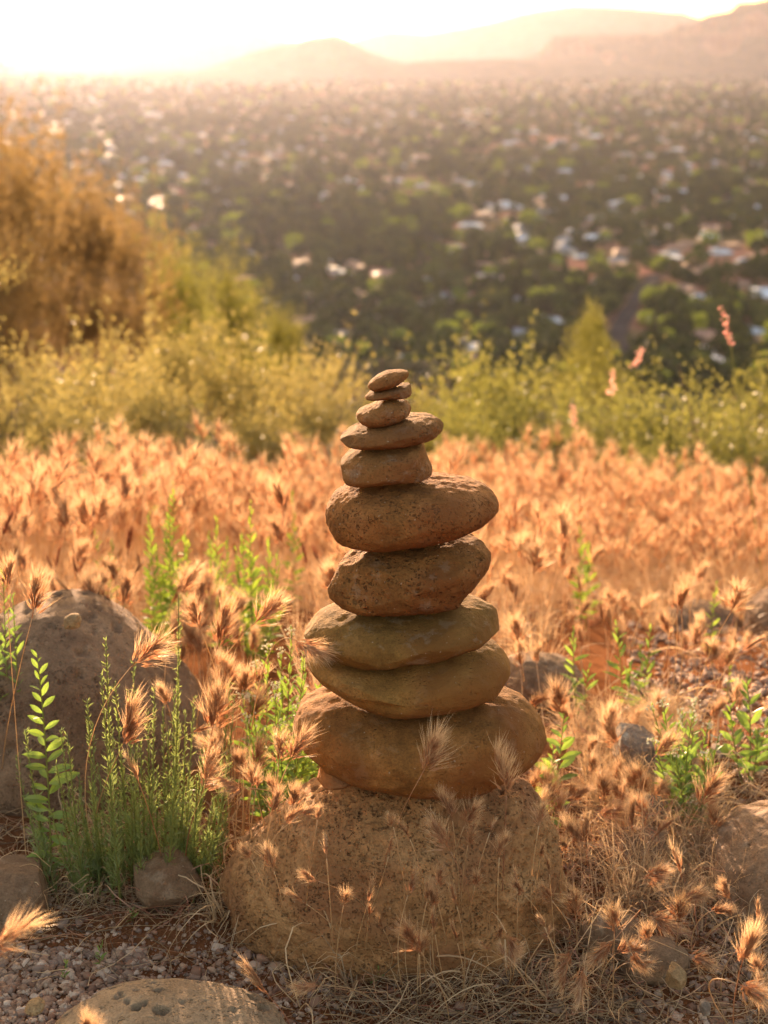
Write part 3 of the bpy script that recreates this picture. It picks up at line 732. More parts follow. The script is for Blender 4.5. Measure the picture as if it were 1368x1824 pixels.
def seed_stalk(bpx, tpx, gpx, Y, label, kind=0, var=None, Yt=None, Yg=None, mat='straw', stemw=.00065):
    """bpx bottom of the head, tpx its tip, gpx foot of the stem (photo pixels)"""
    global hero_n
    a = P(*bpx, Y); b = P(*tpx, (Yt or Y + random.uniform(-.012, .012)))
    g = P(*gpx, Yg or (Y + random.uniform(-.03, .05)))
    gzv = gz(g.x, g.y)
    if Yg is None:
        gg = G(*gpx)
        if abs(gg.y - Y) < .35: g = gg
        else: g = Vector((g.x, g.y, gzv))
    g.z = min(g.z, gz(g.x, g.y)) if abs(g.z - gz(g.x, g.y)) < .1 else g.z
    r = root('brome_stalk', g, label, 'dry grass', 'dry brome grass stalks with seed heads round the cairn')
    random.seed(hero_n * 7 + 3)
    mb = MB()
    d = (b - a).normalized()
    L = (a - g).length
    c = (a - d * L * .45) * .6 + ((a + g) / 2 + Vector((0, 0, L * .12))) * .4
    mb.tube([p - g for p in bez(g, c, a, 12)], stemw * 1.15, stemw * .75, 0, 5)
    link('stem', mb.mesh('stem', [M[mat]], True), r)
    k = var if var is not None else hero_n % 8
    me = (NARROW[hero_n % 2] if kind == 1 else HEADS[k])
    h = link('seed_head', me, r, a - g)
    s = (b - a).length / (HEADL * (1.0 if kind == 0 else .95))
    q = d.to_track_quat('Z', 'Y')
    h.rotation_euler = (q.to_matrix().to_4x4() @ Matrix.Rotation(random.uniform(0, 6.28), 4, 'Z')).to_euler()
    h.scale = (s,) * 3
    # one or two dry leaves on the stem
    hero_n += 1
    if hero_n % 3 == 0:
        lb = MB(); p0 = (g + (a - g) * .3) - g
        o = Vector((random.uniform(-1, 1), random.uniform(-.6, .6), .5)).normalized()
        lb.ribbon(bez(p0, p0 + o * .05, p0 + o * .05 + Vector((o.x * .05, 0, -.04)), 6), .0022, .0004)
        link('leaf', lb.mesh('leaf', [M['straw']]), r)
    return r
ST = [
 ((57, 1101), (79, 1003), (4, 1392), 1.42, 'tall upright brushy seed head left of the big pitted boulder top', 0, 0),
 ((12, 1052), (8, 978), (14, 1160), 1.50, 'reddish seed head standing at the left edge', 0, 3),
 ((141, 1073), (92, 1022), (150, 1160), 1.95, 'narrow red seed head leaning left over the pitted boulder', 1, None),
 ((170, 1088), (142, 1012), (178, 1150), 1.95, 'broad seed head leaning left behind the pitted boulder', 0, 2),
 ((192, 1078), (163, 1018), (194, 1150), 1.97, 'small seed head tucked behind the pitted boulder crest', 0, 4),
 ((206, 1040), (203, 984), (206, 1150), 1.96, 'slim upright seed head above the right shoulder of the pitted boulder', 0, 5),
 ((218, 1086), (233, 1008), (222, 1160), 1.94, 'full seed head leaning right behind the pitted boulder', 0, 7),
 ((322, 1056), (357, 1000), (300, 1200), 1.75, 'glowing seed head leaning right above the needle shrub', 0, 1),
 ((357, 1122), (328, 1056), (380, 1300), 1.60, 'dark centred seed head leaning left above the needle shrub', 0, 0),
 ((385, 1160), (422, 1062), (365, 1330), 1.55, 'long feathery seed head left of the leafy plant', 0, 3),
 ((447, 1116), (523, 1052), (430, 1330), 1.52, 'large backlit seed head leaning right beside the white budded plant', 0, 7),
 ((233, 1188), (314, 1124), (176, 1545), 1.40, 'large seed head bent right on a long stem in front of the pitted boulder', 0, 4),
 ((215, 1336), (263, 1238), (172, 1500), 1.40, 'rust red closed seed head in the middle of the needle shrub', 0, 5),
 ((249, 1398), (228, 1338), (290, 1550), 1.36, 'small narrow dark red seed head low in the needle shrub', 1, None),
 ((376, 1312), (398, 1205), (340, 1480), 1.47, 'long ragged seed head at the right side of the needle shrub', 0, 2),
 ((360, 1414), (395, 1340), (330, 1560), 1.42, 'drooping pink seed head low beside the needle shrub', 0, 6),
 ((447, 1402), (457, 1350), (430, 1500), 1.52, 'small seed head between the needle shrub and the boulder', 0, 2),
 ((340, 1306), (384, 1288), (330, 1420), 1.50, 'thin sideways seed head above the needle shrub', 1, None),
 ((496, 1362), (500, 1290), (485, 1560), 1.34, 'seed head hugging the left end of the lowest cairn stone', 0, 4),
 ((513, 1362), (554, 1282), (492, 1570), 1.33, 'bushy golden seed head overlapping the lowest cairn stone', 0, 7),
 ((484, 1452), (497, 1395), (482, 1580), 1.30, 'small upright seed head before the left slope of the base boulder', 0, 0),
 ((505, 1470), (540, 1425), (500, 1580), 1.31, 'small seed head leaning right on the left slope of the base boulder', 0, 5),
 ((488, 1552), (468, 1494), (480, 1620), 1.27, 'low seed head at the left foot of the base boulder', 0, 2),
 ((392, 1300), (380, 1225), (400, 1420), 1.58, 'fluffy seed head in front of the leafy plant stems', 0, 1),
 ((430, 1240), (452, 1168), (420, 1400), 1.66, 'pale seed head left of the leafy plant', 0, 6),
 ((300, 1260), (285, 1205), (320, 1400), 1.62, 'seed head rising behind the needle shrub', 0, 3),
 ((-30, 1700), (70, 1622), (-90, 1860), 0.98, 'out of focus orange seed head close to the camera at the left edge', 0, 6),
 ((160, 1862), (172, 1792), (150, 1960), 0.98, 'blurred seed head poking up at the bottom edge', 0, 5),
 ((486, 1782), (420, 1712), (520, 1850), 1.16, 'narrow pink seed head leaning left in front of the cairn', 1, None),
 ((572, 1756), (508, 1760), (680, 1800), 1.20, 'fallen seed head lying on the soil before the base boulder', 0, 7),
 ((568, 1570), (520, 1552), (650, 1650), 1.24, 'small nodding seed head against the base boulder left side', 0, 5),
 ((545, 1610), (505, 1580), (600, 1690), 1.23, 'thin bleached seed head low against the base boulder', 1, None),
 ((750, 1382), (808, 1284), (682, 1625), 1.24, 'feathery pink seed head crossing the lowest cairn stone', 0, 3),
 ((902, 1418), (906, 1322), (893, 1640), 1.24, 'upright pink seed head before the right end of the lowest cairn stone', 0, 1),
 ((803, 1518), (760, 1442), (815, 1660), 1.22, 'pink seed head leaning left in front of the base boulder', 0, 4),
 ((806, 1462), (796, 1396), (812, 1650), 1.24, 'narrow seed head high on the face of the base boulder', 0, 5),
 ((827, 1472), (853, 1416), (818, 1655), 1.235, 'seed head leaning right on the face of the base boulder', 0, 2),
 ((692, 1526), (700, 1484), (640, 1640), 1.22, 'sparse small seed head on the shaded face of the base boulder', 1, None),
 ((654, 1612), (668, 1560), (640, 1690), 1.21, 'tiny seed head at the foot of the base boulder', 1, None),
 ((770, 1620), (782, 1572), (760, 1700), 1.21, 'small seed head low in the middle of the base boulder', 0, 5),
 ((962, 1530), (968, 1495), (955, 1640), 1.24, 'wispy seed head on the right side of the base boulder', 1, None),
 ((1005, 1520), (1012, 1485), (1000, 1620), 1.28, 'seed head hanging at the right edge of the base boulder', 0, 5),
 ((750, 1696), (712, 1636), (800, 1824), 1.14, 'pale seed head leaning left low in front of the base boulder', 0, 4),
 ((775, 1665), (768, 1612), (790, 1740), 1.17, 'bleached seed head at the base of the boulder', 1, None),
 ((815, 1680), (805, 1634), (822, 1750), 1.17, 'thin pale seed head before the base boulder', 1, None),
 ((902, 1662), (930, 1718), (880, 1700), 1.19, 'drooping white seed head below the base boulder', 0, 5),
 ((1094, 1664), (1094, 1602), (1090, 1790), 1.20, 'upright golden seed head above the smooth round stone', 0, 7),
 ((1204, 1604), (1277, 1588), (1130, 1625), 1.40, 'sideways sunlit seed head above the gravel at right', 0, 7),
 ((1152, 1630), (1232, 1668), (1120, 1615), 1.36, 'seed head lying across the smooth round stone', 0, 4),
 ((1226, 1702), (1284, 1722), (1105, 1660), 1.28, 'seed head bowed over at the end of an arching stem', 0, 7),
 ((1096, 1672), (1040, 1728), (1120, 1650), 1.22, 'pink seed head drooping down left of the flat stone', 0, 0),
 ((1022, 1692), (972, 1750), (1050, 1640), 1.20, 'long bleached seed head drooping left', 0, 6),
 ((1040, 1722), (1022, 1796), (1044, 1660), 1.18, 'bleached seed head hanging straight down near the bottom edge', 0, 3),
 ((1124, 1694), (1148, 1738), (1110, 1660), 1.23, 'small white seed head resting on the flat stone', 0, 5),
 ((1319, 1724), (1350, 1620), (1312, 1850), 1.14, 'tall red seed head close to the right edge', 0, 5),
 ((1312, 1752), (1388, 1782), (1300, 1830), 1.08, 'blurred pale seed head in the bottom right corner', 0, 7),
 ((1350, 1640), (1352, 1600), (1340, 1720), 1.25, 'pale seed tip rising behind the tall red one at right', 1, None),
 ((999, 1274), (990, 1198), (1003, 1400), 1.72, 'upright dark seed head just right of the cairn', 0, 0),
 ((942, 1262), (975, 1226), (930, 1320), 1.66, 'small curled golden seed head touching the right of the cairn', 0, 5),
 ((1074, 1312), (1090, 1244), (1060, 1450), 1.72, 'thick seed head above the lichen spotted rock', 0, 2),
 ((1163, 1350), (1218, 1300), (1166, 1570), 1.55, 'bright broad seed head leaning right over the leafy plant', 0, 7),
 ((1245, 1438), (1296, 1362), (1190, 1562), 1.50, 'large feathery seed head on an arching stem at right', 0, 4),
 ((1140, 1422), (1158, 1370), (1140, 1560), 1.60, 'seed head standing before the grey rock', 0, 0),
 ((1100, 1398), (1098, 1340), (1100, 1540), 1.66, 'seed head in front of the lichen spotted rock', 0, 3),
 ((1050, 1346), (1047, 1306), (1050, 1450), 1.68, 'small seed head left of the lichen spotted rock', 0, 1),
 ((1122, 1312), (1140, 1262), (1120, 1420), 1.82, 'seed head behind the lichen spotted rock', 0, 6),
 ((1310, 1268), (1322, 1206), (1290, 1420), 1.75, 'reddish seed head over the leafy plant at the right edge', 0, 0),
 ((1270, 1284), (1282, 1234), (1268, 1420), 1.80, 'seed head between the leafy plants at right', 0, 5),
 ((1330, 1316), (1340, 1272), (1330, 1420), 1.75, 'small seed head in the right edge plant', 0, 1),
 ((1030, 1100), (1052, 1060), (1035, 1160), 2.15, 'seed head in the sunlit clump behind the gravel', 0, 2),
 ((1138, 1105), (1158, 1052), (1134, 1170), 2.15, 'seed head leaning right behind the leafy sprig', 0, 6),
 ((1196, 1074), (1240, 1054), (1150, 1130), 2.20, 'arched seed head resting above the low flat rock', 0, 7),
 ((1316, 1164), (1368, 1126), (1250, 1228), 1.80, 'long thin seed head slanting to the right edge over the gravel', 1, None),
 ((1192, 1142), (1198, 1116), (1190, 1190), 2.00, 'small seed head at the edge of the bare gravel', 0, 5),
 ((1214, 1162), (1236, 1128), (1206, 1220), 1.96, 'small bent seed head at the edge of the bare gravel', 0, 6),
 ((962, 1026), (958, 972), (962, 1120), 2.35, 'tall stemmed seed head right of the fourth cairn stone', 0, 0),
 ((1004, 1020), (1000, 966), (996, 1130), 2.30, 'tall dark seed head standing in the bare strip', 0, 3),
 ((1014, 1042), (1022, 1000), (1008, 1150), 2.30, 'second tall stemmed seed head in the bare strip', 0, 2),
 ((1055, 1010), (1060, 965), (1052, 1090), 2.45, 'seed head beside the small green sprig', 0, 1),
 ((925, 1150), (915, 1085), (925, 1210), 1.90, 'glowing seed head right beside the pointed stone end', 0, 7),
 ((1090, 1090), (1084, 1040), (1092, 1160), 2.2, 'upright seed head above the leafy sprigs at right', 0, 4),
 ((1182, 1340), (1166, 1284), (1182, 1440), 1.70, 'sparse seed head before the leafy plant at right', 0, 5),
 ((930, 1500), (0, 0), (0, 0), 0, '', 0, 0),
]
for bpx, tpx, gpx, Y, lab, kind, var in ST:
    if Y: seed_stalk(bpx, tpx, gpx, Y, lab, kind, var, stemw=.0005 if 600 < bpx[0] < 960 and Y < 1.3 else .0006, mat='red_stem' if 'red' in lab.split() or 'pink' in lab else 'straw')
for (x0, x1), (y0, y1), (Y0, Y1), n_, hL, dyg, lean, lab in [
    ((300, 450), (1030, 1160), (1.98, 2.1), 20, (50, 82), 190, .5, 'fluffy backlit seed head in the clump between the needle shrub and the cairn'),
    ((375, 470), (1180, 1370), (1.50, 1.66), 12, (50, 80), 180, .7, 'tangled seed head behind the right side of the needle shrub'),
    ((20, 260), (960, 1060), (1.98, 2.2), 9, (46, 70), 150, .5, 'seed head standing behind the dark pitted boulder'),
    ((900, 1340), (1010, 1180), (1.95, 2.35), 24, (40, 62), 130, .6, 'sunlit seed head round the bare gravel at right'),
    ((930, 1340), (1230, 1480), (1.50, 1.80), 30, (48, 80), 150, .7, 'golden seed head in the straw between the cairn and the green plants at right'),
    ((405, 540), (1370, 1540), (1.28, 1.36), 7, (40, 60), 110, .8, 'straw coloured seed head against the left slope of the base boulder'),
    ((560, 990), (1430, 1600), (1.19, 1.25), 15, (30, 62), 170, .45, 'thin stalked seed head rising across the face of the base boulder'),
    ((620, 1000), (1560, 1700), (1.17, 1.22), 14, (28, 48), 70, 1.0, 'small bleached seed head in the tangle at the foot of the base boulder'),
    ((980, 1368), (1520, 1760), (1.20, 1.40), 13, (42, 70), 70, 1.6, 'pale bent seed head low among the stones at bottom right')]:
    random.seed(int(x0 + y0))
    for _ in range(n_):
        px_, py_ = random.uniform(x0, x1), random.uniform(y0, y1); L_ = random.uniform(*hL); an = random.gauss(0, lean * .6)
        Yk = Y0 + (Y1 - Y0) * (1 - (py_ - y0) / (y1 - y0)) if Y1 - Y0 > .1 else random.uniform(Y0, Y1)
        rr_ = seed_stalk((px_, py_ + L_ / 2), (px_ + L_ * math.sin(an), py_ + L_ / 2 - L_ * math.cos(an)), (px_ - 30 * math.sin(an) + random.uniform(-12, 12), py_ + L_ / 2 + dyg), Yk, lab, 1 if random.random() < .15 else 0)
        rr_['group'] = lab.replace('seed head', 'seed heads')
# brush caught between two stones of the cairn
fr = root('brome_stalk', P(448, 1300, 1.45), 'dark purple seed head caught under the pointed left end of a cairn stone', 'dry grass', 'dry brome grass stalks with seed heads round the cairn')
g0 = P(448, 1300, 1.45); a0 = P(520, 1138, 1.36); b0 = P(596, 1180, 1.34)
mb = MB(); mb.tube([p - g0 for p in bez(g0, P(470, 1120, 1.42), a0, 14)], .0007, .0005, 0, 5); link('stem', mb.mesh('stem', [M['straw']], True), fr)
hh = link('seed_head', head_mesh(777, nsp=60, spread=1.1), fr, a0 - g0); hh.rotation_euler = (b0 - a0).to_track_quat('Z', 'Y').to_euler(); hh.scale = (.95,) * 3

# ------------------------------------------------------------------ whole stalks for the field behind
def stalk_mesh(seed, Hs=.24):
    random.seed(seed)
    mb = MB()
    lean = Vector((random.uniform(-.25, .25), random.uniform(-.25, .25), 1)).normalized()
    top = lean * Hs
    pts = bez((0, 0, 0), Vector((0, 0, Hs * .55)), top, 7)
    mb.tube(pts, .0009, .0006, 0, 3)
    for k in range(2):
        p0 = pts[1 + k]; o = Vector((random.uniform(-1, 1), random.uniform(-1, 1), .9)).normalized()
        mb.ribbon(bez(p0, p0 + o * .045, p0 + o * .06 + Vector((o.x * .05, o.y * .05, -.03)), 5), .0022, .0005, 0)
    return mb.mesh('stem', [M['straw']]), top
def field_head(seed):
    me = head_mesh(seed, L=.052, nsp=22, awns=4, spread=random.Random(seed).uniform(.7, 1.2), curve=.2)
    return me
FIELD = []
for i in range(5):
    sm, top = stalk_mesh(300 + i, .19 + .03 * i)
    FIELD.append((sm, top, field_head(320 + i)))
def dark(me):
    me = me.copy(); me.materials[0] = M['dark_husk']; me.materials[1] = M['red_stem']; return me
for i in range(2):
    sm, top = stalk_mesh(350 + i, .22 + .03 * i)
    FIELD.append((sm, top, dark(head_mesh(360 + i, L=.05, nsp=20, awns=2, spread=.45, curve=.1))))
def in_view(x, y, z, mx=60):
    v = Vector((x, y, z - CAMZ))
    zc = v.y * cp - v.z * sp
    if zc <= 0: return None
    px = W / 2 + FPX * v.x / zc; py = H / 2 - FPX * (v.z * cp + v.y * sp) / zc
    return (px, py) if -mx < px < W + mx and -mx < py < H + mx else None

def points_stuff(name, pts, rots, scls, idxs, sources, label, cat):
    """one stuff object: geometry nodes place the source meshes on the points"""
    c = bpy.data.collections.new(name + ' pieces')
    for i, me in enumerate(sources):
        c.objects.link(bpy.data.objects.new(f'{name}_piece_{i:02d}', me))
    n = len(pts)
    me = bpy.data.meshes.new(name)
    me.vertices.add(n); me.vertices.foreach_set('co', np.asarray(pts, np.float32).ravel())
    a = me.attributes.new('turn', 'FLOAT_VECTOR', 'POINT'); a.data.foreach_set('vector', np.asarray(rots, np.float32).ravel())
    a = me.attributes.new('size', 'FLOAT', 'POINT'); a.data.foreach_set('value', np.asarray(scls, np.float32))
    a = me.attributes.new('pick', 'INT', 'POINT'); a.data.foreach_set('value', np.asarray(idxs, np.int32))
    o = link(name, me)
    ng = bpy.data.node_groups.new(name + ' scatter', 'GeometryNodeTree')
    ng.interface.new_socket('Geometry', in_out='INPUT', socket_type='NodeSocketGeometry')
    ng.interface.new_socket('Geometry', in_out='OUTPUT', socket_type='NodeSocketGeometry')
    gi = ng.nodes.new('NodeGroupInput'); go = ng.nodes.new('NodeGroupOutput')
    ci = ng.nodes.new('GeometryNodeCollectionInfo'); ci.inputs['Collection'].default_value = c
    ci.inputs['Separate Children'].default_value = True; ci.inputs['Reset Children'].default_value = True
    ip = ng.nodes.new('GeometryNodeInstanceOnPoints'); ip.inputs['Pick Instance'].default_value = True
    def attr(nm, t):
        x = ng.nodes.new('GeometryNodeInputNamedAttribute'); x.data_type = t; x.inputs['Name'].default_value = nm
        return [s for s in x.outputs if s.enabled and s.name == 'Attribute'][0]
    er = ng.nodes.new('FunctionNodeEulerToRotation')
    L = ng.links.new
    L(gi.outputs[0], ip.inputs['Points']); L(ci.outputs[0], ip.inputs['Instance'])
    L(attr('turn', 'FLOAT_VECTOR'), er.inputs[0]); L(er.outputs[0], ip.inputs['Rotation'])
    L(attr('size', 'FLOAT'), ip.inputs['Scale']); L(attr('pick', 'INT'), ip.inputs['Instance Index'])
    L(ip.outputs[0], go.inputs[0])
    md = o.modifiers.new('scatter', 'NODES'); md.node_group = ng
    return tag(o, label, cat, kind='stuff')

PLANT_SPOTS = [(P(px_, 900, Y_).x, Y_, w_) for px_, Y_, w_ in ((505, 1.66, .09), (298, 2.35, .07), (388, 2.4, .05), (455, 2.3, .08), (1040, 2.75, .05), (520, 3.0, .04), (1210, 1.64, .09), (1335, 1.74, .08), (990, 1.62, .05), (1105, 2.0, .07), (1035, 1.95, .05))]
def keep_clear(x, y):
    """bare places: the gravel patch at right, ground round the cairn"""
    if abs(x - .02) < .24 and abs(y - CY) < .20: return True
    if x < -.19 and 1.36 < y < 2.10: return True
    if y < 1.28 and x < .12: return True
    for (cx_, cy_, w_) in PLANT_SPOTS:
        if abs(x - cx_ * y / cy_) < w_ and -.55 < y - cy_ < .1: return True
    if x > .50 and 1.30 < y < 1.72: return True
    if .33 < x < .50 and 1.25 < y < 1.62 and (x * 37 + y * 91) % 1 < .6: return True
    e = ((x - .72) / .40) ** 2 + ((y - 2.30) / .56) ** 2
    return e < 1
FR = []
rr = np.random.default_rng(31)
while len(FR) < 8800:
    y = 1.75 + 5.0 * rr.random() ** .85; x = rr.uniform(-1.15, 1.15) * (y * .31 + .15)
    if keep_clear(x, y): continue
    v = fbm([[x * 3.0, y * 2.4, 3]], 3, 40)[0]
    if v < rr.uniform(-.75, .12) - (.0 if y > 2.7 else -.12): continue
    if y < 2.5 and rr.random() < .2: continue
    if 1.7 < y < 2.6 and x > .12 and rr.random() < .62: continue
    if 1.7 < y < 2.3 and x <= .12 and rr.random() < .3: continue
    if y < 2.2 and abs(x - .1) < .3 and rr.random() < .6: continue
    FR.append((x, y, gz(x, y) - .005))
FR.sort(key=lambda p: p[1])
vis = [p for p in FR if in_view(p[0], p[1], p[2] + .2, 0)]
solo = set(vis[:84])
for k, p in enumerate(vis[:84]):
    random.seed(900 + k)
    sm, top, hm = FIELD[k % 7]
    r = root('brome_stalk', p, 'rust coloured seed head on its dry stalk in the nearer part of the grass field', 'dry grass', 'dry brome stalks in the nearer grass field')
    e = Euler((random.gauss(0, .13), random.gauss(0, .13), random.uniform(0, 6.28)))
    r.rotation_euler = e; s = random.uniform(.75, 1.15); r.scale = (s,) * 3
    link('stem', sm, r)
    h = link('seed_head', HEADS[k % 8] if p[1] < 2.3 and k % 7 < 5 else hm, r, top); h.rotation_euler = top.to_track_quat('Z', 'Y').to_euler(); h.scale = (1.3,) * 3
rest = [p for p in FR if p not in solo]
full = []
for i, (sm, top, hm) in enumerate(FIELD):
    bm = bmesh.new(); bm.from_mesh(hm)
    bmesh.ops.transform(bm, matrix=Matrix.Translation(top) @ top.to_track_quat('Z', 'Y').to_matrix().to_4x4() @ Matrix.Scale(1.18, 4), verts=bm.verts)
    for f in bm.faces: f.material_index += 1
    b2 = bmesh.new(); b2.from_mesh(sm); me2 = bpy.data.meshes.new('t'); b2.to_mesh(me2); b2.free(); bm.from_mesh(me2)
    me = bpy.data.meshes.new('stalk'); 
    # stem faces carry index 0, head faces 1 and 2
    bm.to_mesh(me); bm.free()
    for m_ in (M['straw'], hm.materials[0], hm.materials[1]): me.materials.append(m_)
    full.append(me)
n = len(rest)
points_stuff('brome_field', rest, np.stack([rr.normal(0, .15, n), rr.normal(0, .15, n), rr.uniform(0, 6.28, n)], 1), (.62 + .55 * np.clip(fbm(np.array(rest) * 1.5 + 5, 3, 71) * 1.3 + .5, 0, 1)) * rr.uniform(.8, 1.25, n), np.where(rr.random(n) < .16, rr.integers(5, 7, n), rr.integers(0, 5, n)), full,
             'sea of rust and gold seed heads covering the slope behind the cairn', 'dry grass')

# dry tufts and litter
def tuft_mesh(seed, nb=26, h=.12, w=.0016, m='straw', curl=1.0):
    random.seed(seed); mb = MB()
    for _ in range(nb):
        az = random.uniform(0, 6.28); l = h * random.uniform(.4, 1.2); o = Vector((math.cos(az), math.sin(az), 0))
        p0 = o * random.uniform(0, .018)
        mb.ribbon(bez(p0, p0 + o * l * .12 + Vector((0, 0, l * .7)), p0 + o * l * random.uniform(.15, .8) * curl + Vector((0, 0, l * random.uniform(.45, 1))), 5), w, w * .25, 0)
    return mb.mesh('tuft', [M[m]])
tufts = [tuft_mesh(500 + i, 24, .10 + .015 * i) for i in range(4)] + [tuft_mesh(510, 20, .07, m='straw_pale', curl=1.5), tuft_mesh(511, 22, .09, m='red_stem')]
TP = []
while len(TP) < 3400:
    y = 1.5 + 5.0 * rr.random() ** 1.1; x = rr.uniform(-1.15, 1.15) * (y * .31 + .15)
    if len(TP) % 4 == 0: y = rr.uniform(1.42, 1.95); x = rr.uniform(.27, .42)
    if keep_clear(x, y) and rr.random() < .95: continue
    if y < 1.75 and x < .1 and rr.random() < .8: continue
    TP.append((x, y, gz(x, y) - .004))
n = len(TP)
TS = np.array([rr.uniform(.6, 1.3) * (.5 if (q_[1] < 2.1 and q_[0] > .1) else 1) for q_ in TP])
points_stuff('dry_grass', TP, np.stack([rr.normal(0, .2, n), rr.normal(0, .2, n), rr.uniform(0, 6.28, n)], 1), TS, rr.integers(0, 6, n), tufts,
             'dry straw coloured grass stems growing thick under the seed heads', 'grass')
def straw_mesh(seed, L=.07, w=.0009, m='straw_pale'):
    random.seed(seed); mb = MB()
    a = random.uniform(-.5, .5)
    pts = [Vector((L * (t - .5), L * a * (t - .5) ** 2 * 2 + .004 * math.sin(5 * t + seed), .004 * math.sin(4 * t + seed * 2) + .003)) for t in [i / 7 for i in range(8)]]
    mb.tube(pts, w * .55, w * .3, 0, 3)
    return mb.mesh('straw', [M[m]])
straws = [straw_mesh(600 + i, .05 + .012 * i, m=['straw_pale', 'straw', 'bark', 'straw_pale', 'straw', 'red_stem'][i]) for i in range(6)]
SP = []
zones = [((560, 1400), (1560, 1900), 950), ((-60, 620), (1560, 1760), 260), ((900, 1420), (1300, 1600), 1000), ((-60, 500), (1440, 1640), 500), ((600, 1120), (1640, 1850), 420)]
for (x0, x1), (y0, y1), n_ in zones:
    for _ in range(n_):
        g = G(rr.uniform(x0, x1), rr.uniform(y0, y1))
        if g.x < -.1 and g.y < 1.25 and rr.random() < .85: continue
        SP.append((g.x, g.y, g.z + rr.random() ** 2 * .012))
n = len(SP)
points_stuff('straw_litter', SP, np.stack([rr.normal(0, .14, n), rr.normal(0, .14, n), rr.uniform(0, 6.28, n)], 1), rr.uniform(.4, 1.5, n), rr.integers(0, 6, n), straws,
             'tangled fallen straw and twigs littering the soil round the boulders', 'dead grass')
# curly loops and standing bents near the cairn foot
curl = []
for i in range(6):
    random.seed(700 + i); mb = MB()
    for _ in range(9):
        az = random.uniform(0, 6.28); o = Vector((math.cos(az), math.sin(az), 0)); l = random.uniform(.05, .13)
        p0 = o * random.uniform(0, .01)
        pts = [p0 + o * l * (t * .7) + Vector((-o.y, o.x, 0)) * (.012 * math.sin(4 * t)) + Vector((0, 0, l * (1.7 * t - 1.75 * t * t) * random.uniform(.9, 1.1))) for t in [k / 9 for k in range(10)]]
        mb.ribbon(pts, random.uniform(.0011, .0022), .0003)
    curl.append(mb.mesh('curl', [M[['straw', 'straw_pale', 'straw', 'red_stem', 'straw', 'straw_pale'][i]]]))
CP = []
for (x0, x1), (y0, y1), n_ in [((520, 1060), (1650, 1800), 44), ((1000, 1420), (1480, 1700), 90), ((60, 520), (1480, 1640), 46), ((380, 520), (1560, 1660), 16), ((900, 1368), (1300, 1480), 45)]:
    for _ in range(n_):
        g = G(rr.uniform(x0, x1), rr.uniform(y0, y1)); CP.append((g.x, g.y, g.z - .003))
n = len(CP)
points_stuff('curled_grass', CP, np.stack([rr.normal(0, .2, n), rr.normal(0, .2, n), rr.uniform(0, 6.28, n)], 1), rr.uniform(.5, 1.2, n), rr.integers(0, 6, n), curl,
             'curling bleached grass blades arching over the soil', 'dry grass')
#PART3
# ------------------------------------------------------------------ leafy green plants
def leaf_mesh(seed, L=1.0, wr=0.26, bend=0.25, fold=0.12, mat='leaf'):
    rnd = random.Random(seed); mb = MB(); n = 6
    prof = [0.06, 0.62, 0.98, 1.0, 0.72, 0.0]
    tw = rnd.uniform(-.25, .25)
    rows = []
    for i in range(n):
        t = i / (n - 1); w = prof[i] * wr * L / 2
        y = L * t; z = -bend * L * t * t
        s = Vector((math.cos(tw * t), 0, math.sin(tw * t)))
        rows.append((Vector((0, y, z)) - s * w + Vector((0, 0, fold * w * 2)), Vector((0, y, z)), Vector((0, y, z)) + s * w + Vector((0, 0, fold * w * 2))))
    for i in range(n - 1):
        a, b = rows[i], rows[i + 1]
        if i == n - 2:
            mb.poly([a[0], a[1], b[1]]); mb.poly([a[1], a[2], b[1]])
        else:
            mb.poly([a[0], a[1], b[1], b[0]]); mb.poly([a[1], a[2], b[2], b[1]])
    return mb.mesh('leaf', [M[mat]], True)
LEAVES = {k: [leaf_mesh(40 + i + 10 * j, wr=w, bend=.1 + .12 * i, mat=m) for i in range(4)] for j, (k, w, m) in enumerate([('broad', .34, 'leaf'), ('lance', .24, 'leaf'), ('far', .26, 'leaf_far')])}
